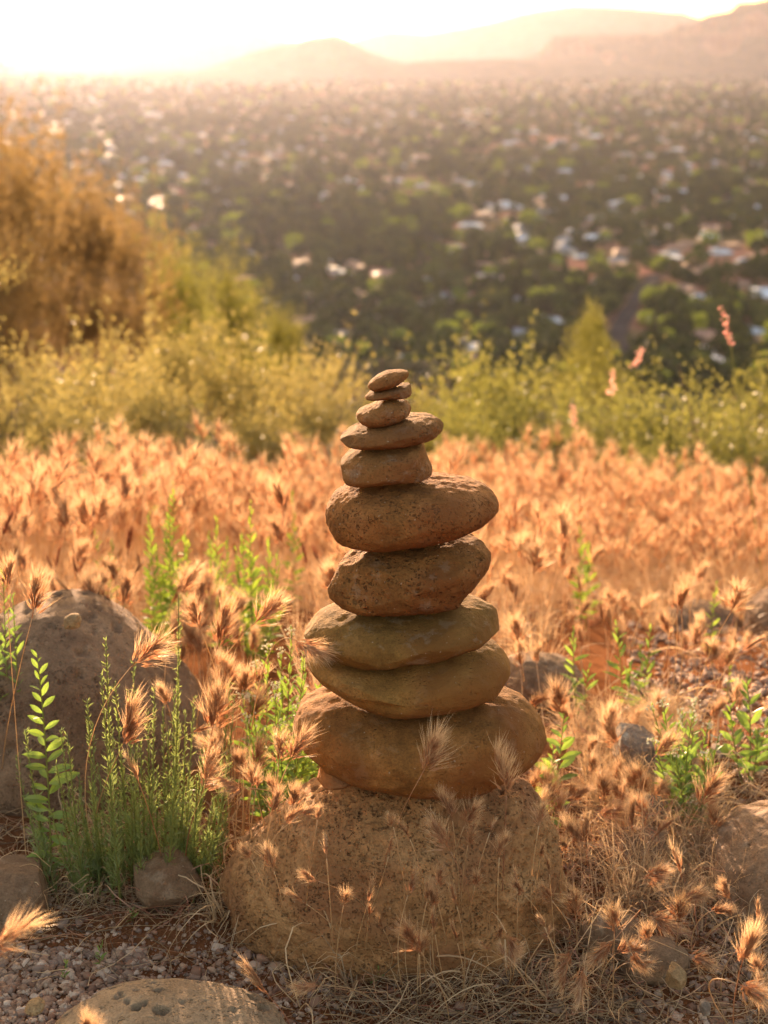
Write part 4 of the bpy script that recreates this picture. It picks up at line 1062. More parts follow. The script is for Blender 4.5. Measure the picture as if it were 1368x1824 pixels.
def leafy(name, stems, label, kind='lance', leafL=.018, step=.007, seed=0, cat='plant', group=None, up=.75, buds=False, taper=.35, stem_r=.0011, start=.12, pair=False, merged=False, face=.5, bush=0):
    """stems: list of (base px, tip px, Y, Ybase)"""
    rnd = random.Random(seed)
    if bush:
        stems = stems + [((b_[0] + rnd.uniform(-12, 12), b_[1]), (t_[0] + rnd.uniform(-26, 26), t_[1] + rnd.uniform(15, 95)), Y_ + rnd.uniform(-.04, .04)) for _ in range(bush) for b_, t_, Y_ in stems]
    b0, t0, Y0 = stems[0]
    g = P(*b0, Y0); g.z = gz(g.x, g.y) - .003
    r = root(name, g, label, cat, group)
    for si, (bpx, tpx, Y) in enumerate(stems):
        a = P(*bpx, Y); t = P(*tpx, Y + rnd.uniform(-.015, .015))
        a.z = gz(a.x, a.y) - .002
        c = (a + t) / 2 + Vector((rnd.uniform(-.008, .008), rnd.uniform(-.008, .008), 0))
        pts = bez(a - g, c - g, t - g, 14)
        mb = MB(); mb.tube(pts, stem_r, stem_r * .4, 0, 5)
        st = link('stem', mb.mesh('stem', [M['green_stem']], True), r)
        L = (t - a).length; k = max(4, int(L / step)); az = rnd.uniform(0, 6.28)
        fm = MB() if merged else None
        for i in range(k):
            f = start + (1 - start) * (i + .5) / k
            u = f * 14; j = min(13, int(u)); p = pts[j].lerp(pts[j + 1], u - j)
            az += 2.4 + rnd.uniform(-.3, .3)
            for q in ((0, math.pi) if pair else (0,)):
                s = leafL * (1 - (1 - taper) * max(0, (f - .45) / .55) ** 1.3) * rnd.uniform(.62, 1.18)
                if f < .3: s *= .85
                el = R(90 * up * f + rnd.uniform(5, 28)) * (.55 + .45 * f)
                if rnd.random() < face:
                    sg = 1 if i % 2 else -1; az_ = sg * R(90 + rnd.uniform(-48, 48)); rl_ = -sg * R(rnd.uniform(35, 75))
                else: az_ = az + q; rl_ = rnd.uniform(-.3, .3)
                e = (Matrix.Rotation(az_, 3, 'Z') @ Matrix.Rotation(el, 3, 'X') @ Matrix.Rotation(rl_, 3, 'Y')).to_euler()
                me = LEAVES[kind][rnd.randrange(4)]
                if merged:
                    mt = Matrix.Translation(p) @ e.to_matrix().to_4x4() @ Matrix.Scale(s, 4)
                    b = len(fm.V); fm.V.extend([tuple(mt @ v.co) for v in me.vertices]); fm.F.extend([tuple(b + x for x in pl.vertices) for pl in me.polygons]); fm.M.extend([0] * len(me.polygons))
                else:
                    o = link('leaf', me, r, p, e); o.scale = (s,) * 3
        if merged: link('foliage', fm.mesh('foliage', [LEAVES[kind][0].materials[0]]), st)
        if buds:
            bb = MB()
            for _ in range(16):
                c_ = pts[-1] + Vector((rnd.gauss(0, .004), rnd.gauss(0, .004), rnd.uniform(-.006, .004)))
                for q in range(3):
                    v = Vector((rnd.gauss(0, 1), rnd.gauss(0, 1), rnd.gauss(0, 1))).normalized() * .0018
                    w = v.orthogonal().normalized() * .0013
                    bb.poly([c_ - v, c_ + w, c_ + v, c_ - w])
            link('flower_buds', bb.mesh('flower_buds', [M['bud']]), r)
    return r
leafy('leafy_plant', [((82, 1455), (66, 1166), 1.50)], 'single upright sprig of broad pointed leaves before the dark pitted boulder at left', 'broad', .032, .0074, 1, stem_r=.0014, up=.5, taper=.35, start=.05, face=.9)
leafy('leafy_plant', [((500, 1400), (520, 1122), 1.62), ((470, 1400), (478, 1150), 1.62), ((520, 1400), (545, 1180), 1.64), ((530, 1400), (575, 1200), 1.66), ((490, 1400), (500, 1160), 1.68), ((455, 1390), (455, 1180), 1.66),
     ((480, 1400), (445, 1240), 1.6), ((510, 1400), (560, 1250), 1.6), ((520, 1400), (600, 1215), 1.7), ((470, 1390), (440, 1280), 1.58), ((500, 1390), (490, 1240), 1.56), ((500, 1390), (530, 1250), 1.57)],
      'dense bright green leafy plant with white buds beside the lower cairn stones', 'lance', .024, .0060, 2, buds=True, up=.8, bush=1)
leafy('leafy_plant', [((985, 1440), (1005, 1270), 1.62), ((975, 1430), (985, 1330), 1.60)], 'green sprig with broad oval leaves just right of the lowest cairn stone', 'broad', .028, .0070, 3, up=.5)
leafy('leafy_plant', [((1030, 1290), (1022, 1120), 1.95), ((1040, 1290), (1050, 1180), 1.95)], 'thin green sprig behind the upright dark seed head, right of the cairn', 'lance', .027, .008, 4)
leafy('leafy_plant', [((1110, 1270), (1098, 1112), 2.0), ((1115, 1270), (1120, 1180), 2.0)], 'tall slim green sprig left of the gold tipped one', 'lance', .028, .008, 5)
leafy('leafy_plant', [((1140, 1260), (1158, 1118), 2.0), ((1136, 1260), (1142, 1150), 2.02)], 'green sprig with a pale gold tip near the bare gravel', 'lance', .025, .007, 6)
leafy('leafy_plant', [((1215, 1490), (1180, 1250), 1.64), ((1225, 1490), (1215, 1270), 1.64), ((1230, 1490), (1238, 1250), 1.66), ((1235, 1490), (1262, 1290), 1.66), ((1220, 1480), (1160, 1260), 1.68), ((1240, 1490), (1255, 1340), 1.62), ((1225, 1480), (1200, 1340), 1.6)],
      'big bushy green plant right of the lichen spotted rock', 'lance', .023, .0062, 7, buds=True, bush=1)
leafy('leafy_plant', [((1330, 1420), (1330, 1208), 1.74), ((1320, 1420), (1300, 1250), 1.74), ((1345, 1420), (1375, 1270), 1.76), ((1335, 1420), (1350, 1300), 1.72)], 'green leafy plant at the right edge with a seed head over it', 'broad', .028, .008, 8)
leafy('leafy_plant', [((300, 1080), (308, 862), 2.35), ((290, 1080), (265, 915), 2.35), ((305, 1080), (330, 950), 2.35), ((310, 1080), (290, 940), 2.38), ((296, 1080), (280, 980), 2.33)], 'tall sunlit green plant in the grass above the dark boulder', 'far', .030, .0072, 9, bush=1)
leafy('leafy_plant', [((392, 1060), (385, 925), 2.40), ((385, 1060), (372, 950), 2.40), ((396, 1060), (405, 960), 2.42)], 'smaller green plant between the two tall ones', 'far', .028, .0072, 10, bush=1)
leafy('leafy_plant', [((450, 1075), (447, 895), 2.30), ((440, 1075), (420, 980), 2.30), ((460, 1075), (480, 960), 2.32), ((455, 1075), (498, 1000), 2.28), ((445, 1075), (430, 950), 2.33)], 'tall sunlit green plant nearest the left side of the cairn', 'far', .030, .0072, 11, bush=1)
leafy('leafy_plant', [((185, 1020), (168, 945), 2.5), ((190, 1020), (200, 960), 2.5)], 'small green sprig left of the tall sunlit plant', 'far', .028, .008, 12)
leafy('leafy_plant', [((520, 930), (520, 882), 3.0)], 'little green sprig deep in the grass left of the big cairn stones', 'far', .034, .008, 13)
leafy('leafy_plant', [((1040, 1020), (1032, 940), 2.75), ((1048, 1020), (1050, 968), 2.75)], 'dark green sprig standing alone in the grass right of the cairn', 'far', .032, .007, 14)
leafy('leafy_plant', [((1274, 1118), (1276, 1040), 2.35)], 'small narrow green sprig before the low flat rock', 'far', .022, .006, 15)
leafy('leafy_plant', [((1300, 1190), (1302, 1140), 2.1)], 'tiny green sprig growing from the bare gravel', 'far', .012, .006, 16)
leafy('leafy_plant', [((8, 1150), (22, 1060), 1.7), ((0, 1150), (5, 1000), 1.72), ((-10, 1150), (-15, 1040), 1.7)], 'green leafy plant cut off by the left edge behind the dark boulder', 'lance', .024, .009, 17)
leafy('leafy_plant', [((255, 850), (256, 820), 3.6), ((262, 850), (268, 825), 3.6)], 'little green sprig far back in the grass at left', 'far', .026, .010, 18)
for k, (x, y, h, lab) in enumerate([(180, 1722, 46, 'tiny green seedling in the soil above the gravel at left'), (118, 1745, 34, 'smallest green seedling at the edge of the gravel at left'), (238, 1640, 26, 'tiny seedling under the angular brown rock'),
        (530, 1655, 50, 'green grass seedling at the left foot of the base boulder'), (492, 1650, 22, 'faint green seedling in the straw left of the base boulder'), (1000, 1640, 40, 'green seedling at the right foot of the base boulder'), (668, 1750, 26, 'small green seedling in the soil before the cairn')]):
    Yk = G(x, y).y
    leafy('seedling', [((x, y), (x + 3, y - h), Yk)], lab, 'lance', .009, .0028, 30 + k, cat='seedling', stem_r=.0005, up=.9)

# needle-leaved shrub: many upright stems
def needle_shrub():
    rnd = random.Random(4)
    g = G(250, 1560)
    r = root('needle_shrub', g, 'grey green shrub of upright needle-leaved stems in front of the dark pitted boulder', 'shrub')
    tips = [(155, 1245), (165, 1290), (188, 1140), (180, 1200), (205, 1215), (230, 1230), (238, 1180), (262, 1262), (275, 1220), (300, 1300), (318, 1160), (318, 1060), (330, 1270), (345, 1240), (120, 1310), (100, 1360), (60, 1395), (45, 1300),
            (28, 1345), (250, 1320), (200, 1300), (215, 1340), (290, 1260), (310, 1230), (360, 1330), (372, 1290), (140, 1380), (175, 1360), (240, 1380), (280, 1370), (320, 1360), (350, 1380), (90, 1440), (120, 1430), (380, 1420), (410, 1350), (418, 1240), (400, 1400), (150, 1460), (200, 1430), (70, 1460), (300, 1420), (340, 1440), (108, 1300), (410, 1210)]
    extra = [(rnd.uniform(90, 400), rnd.uniform(1390, 1500)) for _ in range(26)]
    for i, (x, y) in enumerate(tips + extra):
        Yk = rnd.uniform(1.42, 1.60) if y < 1380 else rnd.uniform(1.42, 1.56)
        t = P(x, y, Yk)
        bx_ = 250 + (x - 250) * .74 + rnd.uniform(-14, 14)
        a = P(bx_, 1540 + rnd.uniform(-14, 8), rnd.uniform(1.44, 1.52)); a.z = gz(a.x, a.y) - .003
        c = a * .45 + t * .55; c.z = a.z * .6 + t.z * .4; c.x = a.x * .35 + t.x * .65
        pts = [p - g for p in bez(a, c, t, 16)]
        mb = MB(); mb.tube(pts, .0013, .0006, 0, 4)
        st = link('stem', mb.mesh('stem', [M['green_stem']], True), r)
        nb = MB(); L = (t - a).length; k = int(L / .0011)
        for q in range(k):
            f = .10 + .9 * (q + rnd.random()) / k
            u = f * 16; j = min(15, int(u)); p = pts[j].lerp(pts[j + 1], u - j)
            ax = (pts[j + 1] - pts[j]).normalized()
            d = (ax * rnd.uniform(.5, 1.3) + Vector((rnd.gauss(0, 1), rnd.gauss(0, 1), rnd.gauss(0, 1))).normalized() * .75).normalized()
            ln = (.017 if f < .6 else .010) * rnd.uniform(.6, 1.1) * (1.15 - .35 * f)
            if f > .6 and rnd.random() < .3: continue
            m1 = p + d * ln * .55; e = m1 + (d + ax * .35).normalized() * ln * .45
            sd = d.cross(Vector((rnd.gauss(0, 1), rnd.gauss(0, 1), rnd.gauss(0, 1)))).normalized() * .00070
            nb.poly([p - sd * .6, m1 - sd, e, m1 + sd])
        link('needles', nb.mesh('needles', [M['needle']]), st)
needle_shrub()

# ------------------------------------------------------------------ bushes beyond the grass
def crown_mesh(seed, n_twig=260, leaf=.022, mat='shrub_l', shape='dome', per=14, wr=.5, gap=.35):
    """unit crown about 1 wide and 1 tall, base at origin"""
    rnd = np.random.default_rng(seed)
    V = []; k = 0
    lobes = [(rnd.uniform(-.28, .28), rnd.uniform(-.28, .28), rnd.uniform(.45, .8), rnd.uniform(.2, .34)) for _ in range(8)]
    for i in range(n_twig):
        if shape == 'dome':
            lx, ly, lz, lr = lobes[rnd.integers(0, 8)]
            d = rnd.normal(size=3); d /= np.linalg.norm(d); d[2] = d[2] * .8 + .25
            tip = np.array([lx, ly, lz]) + d * lr * rnd.uniform(.55, 1.25)
            if rnd.random() < .10: tip = tip + np.array([rnd.uniform(-.1, .1), rnd.uniform(-.1, .1), rnd.uniform(.12, .34)])
            o = np.array([lx, ly, lz]) * rnd.uniform(.5, 1.0)
        elif shape == 'cone':
            h = rnd.random() ** 1.3 * .96; w = .44 * (1 - h) ** .8 * (1 + .25 * math.sin(11 * h + seed)) + .03
            az = rnd.uniform(0, 2 * math.pi)
            ox, hs = [(0, 1), (-.2, .78), (.22, .66), (.05, .9)][i % 4]
            tip = np.array([math.cos(az) * w * .8 + ox * (1 - .4 * h), math.sin(az) * w * .8, (h + .06 + .07 * rnd.random()) * hs]) * np.array([rnd.uniform(.75, 1.1)] * 2 + [1]); o = np.array([ox * .6 + tip[0] * .2, tip[1] * .2, h * hs * .9])
        else:   # tall uneven tree
            lx, ly, lz, lr = lobes[rnd.integers(0, 8)]
            lz = lz * .95 if rnd.random() < .7 else lz * .6
            d = rnd.normal(size=3); d /= np.linalg.norm(d); d[2] = d[2] * .7 + .3
            tip = np.array([lx * .9, ly * .9, lz]) + d * lr * rnd.uniform(.4, 1.15); o = np.array([lx * .5, ly * .5, lz * .8])
        tip[2] = max(tip[2], .03)
        for j in range(per):
            f = rnd.uniform(gap, 1); p = o + (tip - o) * f + rnd.normal(size=3) * .012
            d = (tip - o); d = d / (np.linalg.norm(d) + 1e-6) + rnd.normal(size=3) * .8; d /= np.linalg.norm(d)
            s = np.cross(d, rnd.normal(size=3)); s /= np.linalg.norm(s) + 1e-9
            l = leaf * rnd.uniform(.6, 1.3)
            V += [p, p + d * l * .5 + s * l * wr * .5, p + d * l, p + d * l * .5 - s * l * wr * .5]
    V = np.array(V); F = np.arange(len(V)).reshape(-1, 4)
    return mesh('crown', V, F, M[mat])
def limbs_mesh(seed, n=9, h=.7, r=.012, mat='bark'):
    rnd = random.Random(seed); mb = MB()
    for _ in range(n):
        az = rnd.uniform(0, 6.28); w = rnd.uniform(.1, .34); hh = rnd.uniform(.5, 1) * h
        mb.tube(bez((rnd.uniform(-.02, .02), rnd.uniform(-.02, .02), -.03), (w * .3 * math.cos(az), w * .3 * math.sin(az), hh * .6), (w * math.cos(az), w * math.sin(az), hh), 6), r, r * .25, 0, 5)
    return mb.mesh('trunk', [M[mat]], True)
CR_L = [crown_mesh(60 + i, 250, .034, 'shrub_l', per=15) for i in range(3)]
CR_R = [crown_mesh(70 + i, 290, .030, 'shrub_r', per=17) for i in range(3)]
CR_G = []
CR_C = [crown_mesh(80 + i, 900, .026, 'juniper', 'cone', per=16, wr=.3, gap=.1) for i in range(2)]
CR_T = [crown_mesh(85 + i, 560, .024, 'conifer', 'tree', per=20, wr=.4) for i in range(3)]
LIMB = [limbs_mesh(90 + i) for i in range(3)]
def shrub(name, px, top, Y, wpx, label, crowns, k, cat='shrub', group=None, zs=None, trunk='trunk'):
    t = P(px, top, Y); g0_ = gz(t.x, Y)
    h = max(.25, (t.z - g0_)); s = Y / cp / FPX
    w = wpx * s
    r = root(name, (t.x, Y, g0_ - .02), label, cat, group)
    r.rotation_euler = (0, 0, k * 1.9)
    ch = min(h, w * (1.05 if crowns is not CR_C else 1.1)); ch = min(h, w * 2.1) if (crowns is CR_T or crowns is CR_G) else ch
    c = link('crown', crowns[k % len(crowns)], r, (0, 0, h - ch)); c.scale = (w, w, ch / (1.02 if crowns is CR_L or crowns is CR_R or crowns is CR_C else .86))
    l = link('trunk', LIMB[k % 3], r); l.scale = (w, w, h)
    return r
gl = 'olive and gold shrubs along the edge of the grass'
for k, (px, top, Y, w, lab) in enumerate([
    (20, 640, 6.0, 260, 'dense gold leaved shrub at the left edge above the grass'), (130, 610, 6.6, 230, 'olive shrub second from the left edge of the shrub line'),
    (225, 578, 7.4, 240, 'broad round topped shrub behind the front shrubs at left'), (320, 556, 6.4, 170, 'shrub sending up a tall leafy spike left of centre'),
    (300, 640, 5.6, 200, 'low gold shrub right above the seed heads at left'), (430, 600, 6.6, 230, 'shrub glowing gold left of the top of the cairn'),
    (530, 610, 7.2, 200, 'olive shrub to the left behind the cairn top'), (600, 660, 6.2, 190, 'low hazy shrub just left of the topmost stones'),
    (120, 690, 5.3, 200, 'small blue green shrub low in the grass at left'), (470, 690, 5.6, 180, 'dark green low bush in the grass left of the cairn top'), (690, 690, 6.8, 180, 'low bush hidden behind the small cairn stones')]):
    shrub('shrub', px, top, Y, w * 1.15, lab, CR_L, k, group=gl)
gr_ = 'yellow green shrubs to the right of the cairn'
for k, (px, top, Y, w, lab) in enumerate([
    (775, 655, 7.2, 200, 'yellow green shrub just right of the topmost stones'), (872, 618, 7.0, 210, 'peaked yellow green shrub, tallest on the right of the cairn'), (940, 672, 6.4, 200, 'rounded shrub right of the peaked one'),
    (1030, 700, 5.9, 220, 'spreading shrub below the cone shaped juniper'), (1130, 690, 6.2, 230, 'dense green shrub right of the juniper'), (1215, 680, 5.6, 240, 'dark based shrub with a bare twig in front'), (1310, 700, 5.7, 240, 'low spreading shrub near the right edge'),
    (1380, 650, 6.5, 220, 'taller shrub cut off by the right edge'), (840, 720, 5.9, 160, 'low shrub close behind the grass right of the cairn'), (1180, 740, 5.0, 170, 'low dark green shrub rooted at the rim of the grass at right')]):
    shrub('shrub', px, top - 12, Y, w * 1.45, lab, CR_R, k, group=gr_)
shrub('juniper', 1055, 530, 11.0, 165, 'cone shaped juniper standing above the shrubs at right', CR_C, 0, 'tree')
gt = 'tall trees on the hillside at left'
CR_G = [crown_mesh(95 + i, 620, .022, 'juniper', 'tree', per=20, wr=.4) for i in range(3)]
for k, (px, top, Y, w, lab) in enumerate([(-60, 185, 15, 330, 'tallest hazy tree at the left edge'), (50, 250, 17, 260, 'ragged hazy tree second from the left'), (135, 320, 19, 230, 'rust tinted tree right of the two tallest ones'), (220, 380, 21, 210, 'slender tree right of the rust tinted one'),
    (300, 430, 24, 200, 'dark green tree at the right of the tall hazy group'), (390, 475, 26, 190, 'low green tree beside the dark green tree, nearer the houses'), (-20, 430, 12, 190, 'lower tree in front of the tallest one at the left edge'), (500, 545, 30, 110, 'smallest hillside tree above the hazy shrubs')]):
    shrub('hillside_tree', px, top, Y, w, lab, CR_T if k in (0, 1, 2, 3, 6) else CR_G, k, 'tree', group=gt)
# gold leaved branch reaching in at the left edge
shrub('shrub', -22, 425, 4.2, 120, 'gold leaved sapling leaning in at the left edge, leaves lit from behind', CR_L, 1, group=gl)

# tall flower stalks at right
def flower_stalk(bpx, mpx, tpx, Y, label, r0=.0016):
    a = P(*bpx, Y); a.z = gz(a.x, a.y); m_, t = P(*mpx, Y), P(*tpx, Y)
    r = root('flower_stalk', a, label, 'wildflower', 'tall flowering stalks standing over the grass at right')
    mb = MB(); mb.tube([p - a for p in bez(a, (a + m_) / 2 + Vector((0, 0, .02)), m_, 8)] + [t - a], r0, r0 * .5, 0, 5); link('stem', mb.mesh('stem', [M['green_stem']], True), r)
    fb = MB(); rnd = random.Random(int(bpx[0]))
    for i in range(70):
        f = rnd.random(); p = m_.lerp(t, f) - a + Vector((rnd.gauss(0, .004), rnd.gauss(0, .004), 0))
        d = Vector((rnd.gauss(0, 1), rnd.gauss(0, 1), .8)).normalized() * .011 * (1.2 - .7 * f)
        fb.diamond(p, p + d, .006)
    link('flower_spike', fb.mesh('flower_spike', [M['flower']]), r)
flower_stalk((1390, 760), (1302, 618), (1285, 545), 3.4, 'tallest pink flower stalk leaning left near the right edge', .0030)
flower_stalk((1118, 720), (1130, 655), (1146, 618), 4.2, 'slanting pale stalk right of the juniper')
flower_stalk((1088, 760), (1089, 708), (1092, 660), 4.0, 'upright pink flower spike before the juniper')
flower_stalk((1030, 800), (1024, 765), (1020, 722), 4.0, 'short pink flower spike at the rim of the grass')
mb = MB(); g = P(1300, 800, 4.6); g.z = gz(g.x, g.y); t = P(1208, 650, 4.6)
rt = root('bare_twig', g, 'bare dead twig leaning left out of the shrubs at right', 'twig')
mb.tube(bez((0, 0, 0), (t - g) * .5 + Vector((.02, 0, .02)), t - g, 8), .004, .0012, 0, 5); mb.tube(bez((t - g) * .5, (t - g) * .7 + Vector((.05, 0, 0)), (t - g) * .8 + Vector((.1, 0, .05)), 5), .002, .0006, 0, 4)
link('stem', mb.mesh('stem', [M['bark']]), rt)

# chain-link fence below the shrubs
def fence():
    Y = 10.5
    p0 = P(560, 640, Y); p1 = P(800, 640, Y)
    z0 = p0.z - .55
    r = root('wire_fence', (p0.x, Y, gz(p0.x, Y)), 'chain-link wire fence running behind the top of the cairn', 'fence')
    o = Vector((p0.x, Y, gz(p0.x, Y)))
    hgt = p0.z - o.z
    for k in range(3):
        x = (p1.x - p0.x) * k / 2
        mb = MB(); mb.tube([(x, 0, -.2), (x, 0, hgt)], .010, .010, 0, 8); link('post', mb.mesh('post', [M['bark']], True), r)
    mb = MB(); W_ = p1.x - p0.x; st = .055
    n_ = int(W_ / st)
    for i in range(-int(hgt / st), n_):
        for sgn in (1, -1):
            xa = i * st; xb = xa + hgt; za, zb = (0, hgt) if sgn == 1 else (hgt, 0)
            t0_ = max(0, -xa / hgt); t1_ = min(1, (W_ - xa) / hgt)
            if t1_ <= t0_: continue
            mb.tube([(xa + hgt * t0_, .004 * sgn, za + (zb - za) * t0_), (xa + hgt * t1_, .004 * sgn, za + (zb - za) * t1_)], .0022, .0022, 0, 3)
    link('wire_mesh', mb.mesh('wire_mesh', [M['galv']]), r)
fence()

# ------------------------------------------------------------------ the valley: road, houses, trees
def road(name, pts, w, label):
    P3 = []
    for x, y in pts:
        g = G(x, y); P3.append(Vector((g.x, g.y, 0)))
    Q = []
    for i in range(len(P3) - 1):
        for k in range(24): Q.append(P3[i].lerp(P3[i + 1], k / 24))
    Q.append(P3[-1])
    V = []
    for i, p in enumerate(Q):
        d = (Q[min(i + 1, len(Q) - 1)] - Q[max(0, i - 1)]); s = Vector((-d.y, d.x, 0)).normalized() * w / 2
        for q in (p - s, p - s * .33, p + s * .33, p + s): V.append((q.x, q.y, gz(q.x, q.y) + 1.2))
    F = []
    for i in range(len(Q) - 1):
        for j in range(3): F.append((i * 4 + j, i * 4 + j + 1, i * 4 + j + 5, i * 4 + j + 4))
    tag(link(name, mesh(name, V, F, M['asphalt'])), label, 'road', kind='structure')
ROAD = [(1120, 650), (1098, 606), (1106, 580), (1128, 545), (1152, 512), (1168, 492)]
road('road', ROAD, 9, 'narrow road winding up through the houses')
ROAD2 = [(330, 452), (480, 440), (620, 446)]
road('road', ROAD2, 9, 'street crossing the valley behind the trees')
roadpts = []
for rd_ in (ROAD, ROAD2):
    for i in range(len(rd_) - 1):
        for k in range(12):
            t = k / 12; g = G(rd_[i][0] * (1 - t) + rd_[i + 1][0] * t, rd_[i][1] * (1 - t) + rd_[i + 1][1] * t); roadpts.append((g.x, g.y))
roadpts = np.array(roadpts)

PATCH = [(655, 492, 95, 11), (1060, 484, 90, 20), (1215, 522, 60, 9), (1245, 458, 85, 22), (860, 505, 45, 9), (1330, 470, 40, 12), (655, 545, 40, 10), (780, 440, 60, 7), (1000, 250, 90, 5), (1180, 300, 80, 6)]
def patch(x, y, a, b, k):
    c = G(x, y); V = [(c.x, c.y, gz(c.x, c.y) + .8)]
    for i in range(40):
        t = 2 * math.pi * i / 40; w = 1 + .22 * math.sin(3 * t + k) + .14 * math.sin(7 * t + 2 * k)
        g = G(x + a * w * math.cos(t), y + b * w * math.sin(t)); V.append((g.x, g.y, gz(g.x, g.y) + .8))
    tag(link('bare_earth', mesh('bare_earth', V, [(0, i + 1, (i + 1) % 40 + 1) for i in range(40)], M['earth'])), 'patch of bare red earth between the trees of the valley', 'ground', kind='structure')
for k, q_ in enumerate(PATCH): patch(*q_, k)
def on_patch(px, py): return any(((px - x) / a) ** 2 + ((py - y) / b) ** 2 < 1.0 for x, y, a, b in PATCH)
def house_parts(seed):
    rnd = random.Random(seed)
    w, d, h = rnd.uniform(11, 19), rnd.uniform(8, 12), rnd.uniform(2.8, 3.6)
    wings = [(0, 0, w, d, h)]
    if rnd.random() < .7: wings.append((w * .32, -d * .6, w * .42, d * .8, h * rnd.uniform(.9, 1.0) - .03))
    if rnd.random() < .3: wings.append((-w * .25, d * .1, w * .4, d * .6, h + 2.3))
    wb, rb = MB(), MB()
    def box(mb, x, y, z0, z1, w_, d_, m=0):
        a, b = w_ / 2, d_ / 2
        v = [Vector((x + sx * a, y + sy * b, z)) for z in (z0, z1) for sy in (-1, 1) for sx in (-1, 1)]
        for f in ((0, 1, 5, 4), (1, 3, 7, 5), (3, 2, 6, 7), (2, 0, 4, 6), (4, 5, 7, 6)): mb.poly([v[i] for i in f], m)
    flat = rnd.random() < .35
    for (x, y, w_, d_, h_) in wings:
        box(wb, x, y, -3, h_, w_, d_)
        if flat:
            box(rb, x, y, h_ + .02, h_ + .4, w_ + .5, d_ + .5)
        else:
            a, b = w_ / 2 + .7, d_ / 2 + .7; rh = min(a, b) * rnd.uniform(.32, .45)
            zc_ = h_ - .1
            if a >= b: r1, r2 = Vector((x - a + b * .8, y, zc_ + rh)), Vector((x + a - b * .8, y, zc_ + rh))
            else: r1, r2 = Vector((x, y - b + a * .8, zc_ + rh)), Vector((x, y + b - a * .8, zc_ + rh))
            c = [Vector((x - a, y - b, zc_)), Vector((x + a, y - b, zc_)), Vector((x + a, y + b, zc_)), Vector((x - a, y + b, zc_))]
            if a >= b: fs = [[c[0], c[1], r2, r1], [c[1], c[2], r2], [c[2], c[3], r1, r2], [c[3], c[0], r1]]
            else: fs = [[c[0], c[1], r1], [c[1], c[2], r2, r1], [c[2], c[3], r2], [c[3], c[0], r1, r2]]
            for f in fs: rb.poly(f)
            rb.poly(c[::-1])
    x, y, w_, d_, h_ = wings[0]
    spots = [(x - w_ / 2 + w_ * (i + .6) / 4.4, y - d_ / 2 - .03, 1.5) for i in range(4)]
    return wb, rb, spots
walls = ['wall_tan', 'wall_grey', 'wall_tan']; roofs = ['roof_pale', 'roof_grey', 'roof_red', 'roof_pale', 'roof_grey', 'roof_red']
HOUSES = []
mb = MB(); mb.poly([(-.8, 0, -.6), (.8, 0, -.6), (.8, 0, .6), (-.8, 0, .6)]); mb.poly([(-.8, .02, .6), (.8, .02, .6), (.8, .02, .66), (-.8, .02, .66)]); WIN = mb.mesh('window', [M['glass']])
for i in range(12):
    wb, rb, gb = house_parts(i)
    HOUSES.append((wb.mesh('wall', [M[walls[i % 3]]]), rb.mesh('roof', [M[roofs[i % 6]]]), gb))
rv = np.random.default_rng(77)
def valley_px(n, y0, y1, power=1.0):
    out = []
    while len(out) < n:
        px = rv.uniform(-40, 1410); py = y0 + (y1 - y0) * rv.random() ** power
        out.append((px, py))
    return out
placed = []
def free(x, y, r):
    if len(roadpts) and np.min(np.hypot(roadpts[:, 0] - x, roadpts[:, 1] - y)) < r + 8: return False
    return all(abs(a - x) > r * 2 or abs(b - y) > r * 2 for a, b in placed)
specials = [(652, 575, 3, 26), (930, 432, 0, 24), (605, 472, 0, 28), (1005, 434, 1, 24), (980, 580, 9, 22), (925, 556, 1, 26), (925, 580, 3, 22), (1175, 578, 9, 24), (1280, 655, 3, 26), (940, 635, 9, 24), (790, 455, 3, 22), (835, 625, 3, 20), (1250, 550, 0, 20), (1240, 480, 2, 28), (1000, 490, 2, 30), (470, 480, 3, 14),
            (690, 495, 2, 34), (1100, 470, 4, 34), (1210, 520, 2, 28), (1350, 640, 1, 26), (700, 600, 4, 26), (760, 640, 9, 18), (1340, 600, 9, 22)]
hn = 0
def put_house(px, py, typ, sc=1.0, single=True):
    global hn
    g = G(px, py)
    if g.y < 450 or not free(g.x, g.y, 11): return None
    placed.append((g.x, g.y))
    return (g, typ, sc)
cand = []
for s_ in specials:
    c = put_house(s_[0], s_[1], s_[2], .95)
    if c: cand.append(c)
while len(cand) < 1150:
    px = rv.uniform(-30, 1400); py = 150 + 500 * rv.random() ** 1.35
    if px < 330 and py > 400: continue
    g = G(px, py)
    dens = fbm([[g.x / 300, g.y / 420, 7]], 2, 60)[0]
    if dens < rv.uniform(-.5, .35) - .12 * (py > 240): continue
    c = put_house(px, py, int(rv.integers(0, 12)), rv.uniform(.7, 1.1))
    if c: cand.append(c)
cand.sort(key=lambda c: c[0].y)
cand = [c for c in cand if c[0].y > 0]
hl = ['pale roofed', 'grey roofed', 'terracotta roofed']
def rl(i): return {'roof_pale': 'pale', 'roof_grey': 'grey', 'roof_red': 'terracotta'}[roofs[i % 6]]
near_h, far_h = cand[:300], cand[300:]
groups_ = {}
for k, (g, t_, sc) in enumerate(near_h):
    band = 'nearer' if k < 60 else ('middle' if k < 160 else 'farther')
    lab = f'low house with a {rl(t_)} roof among the trees in the {band} part of the valley'
    r = root('house', g, lab, 'house', f'{rl(t_)} roofed houses in the {band} valley')
    r.rotation_euler = (0, 0, rv.uniform(-.5, .5) + (math.pi if rv.random() < .3 else 0)); r.scale = (sc,) * 3
    w_, rf, gl_ = HOUSES[t_]
    link('wall', w_, r); link('roof', rf, r)
    if k < 60:
        for sp_ in gl_: link('window', WIN, r, sp_)
hcomb = []
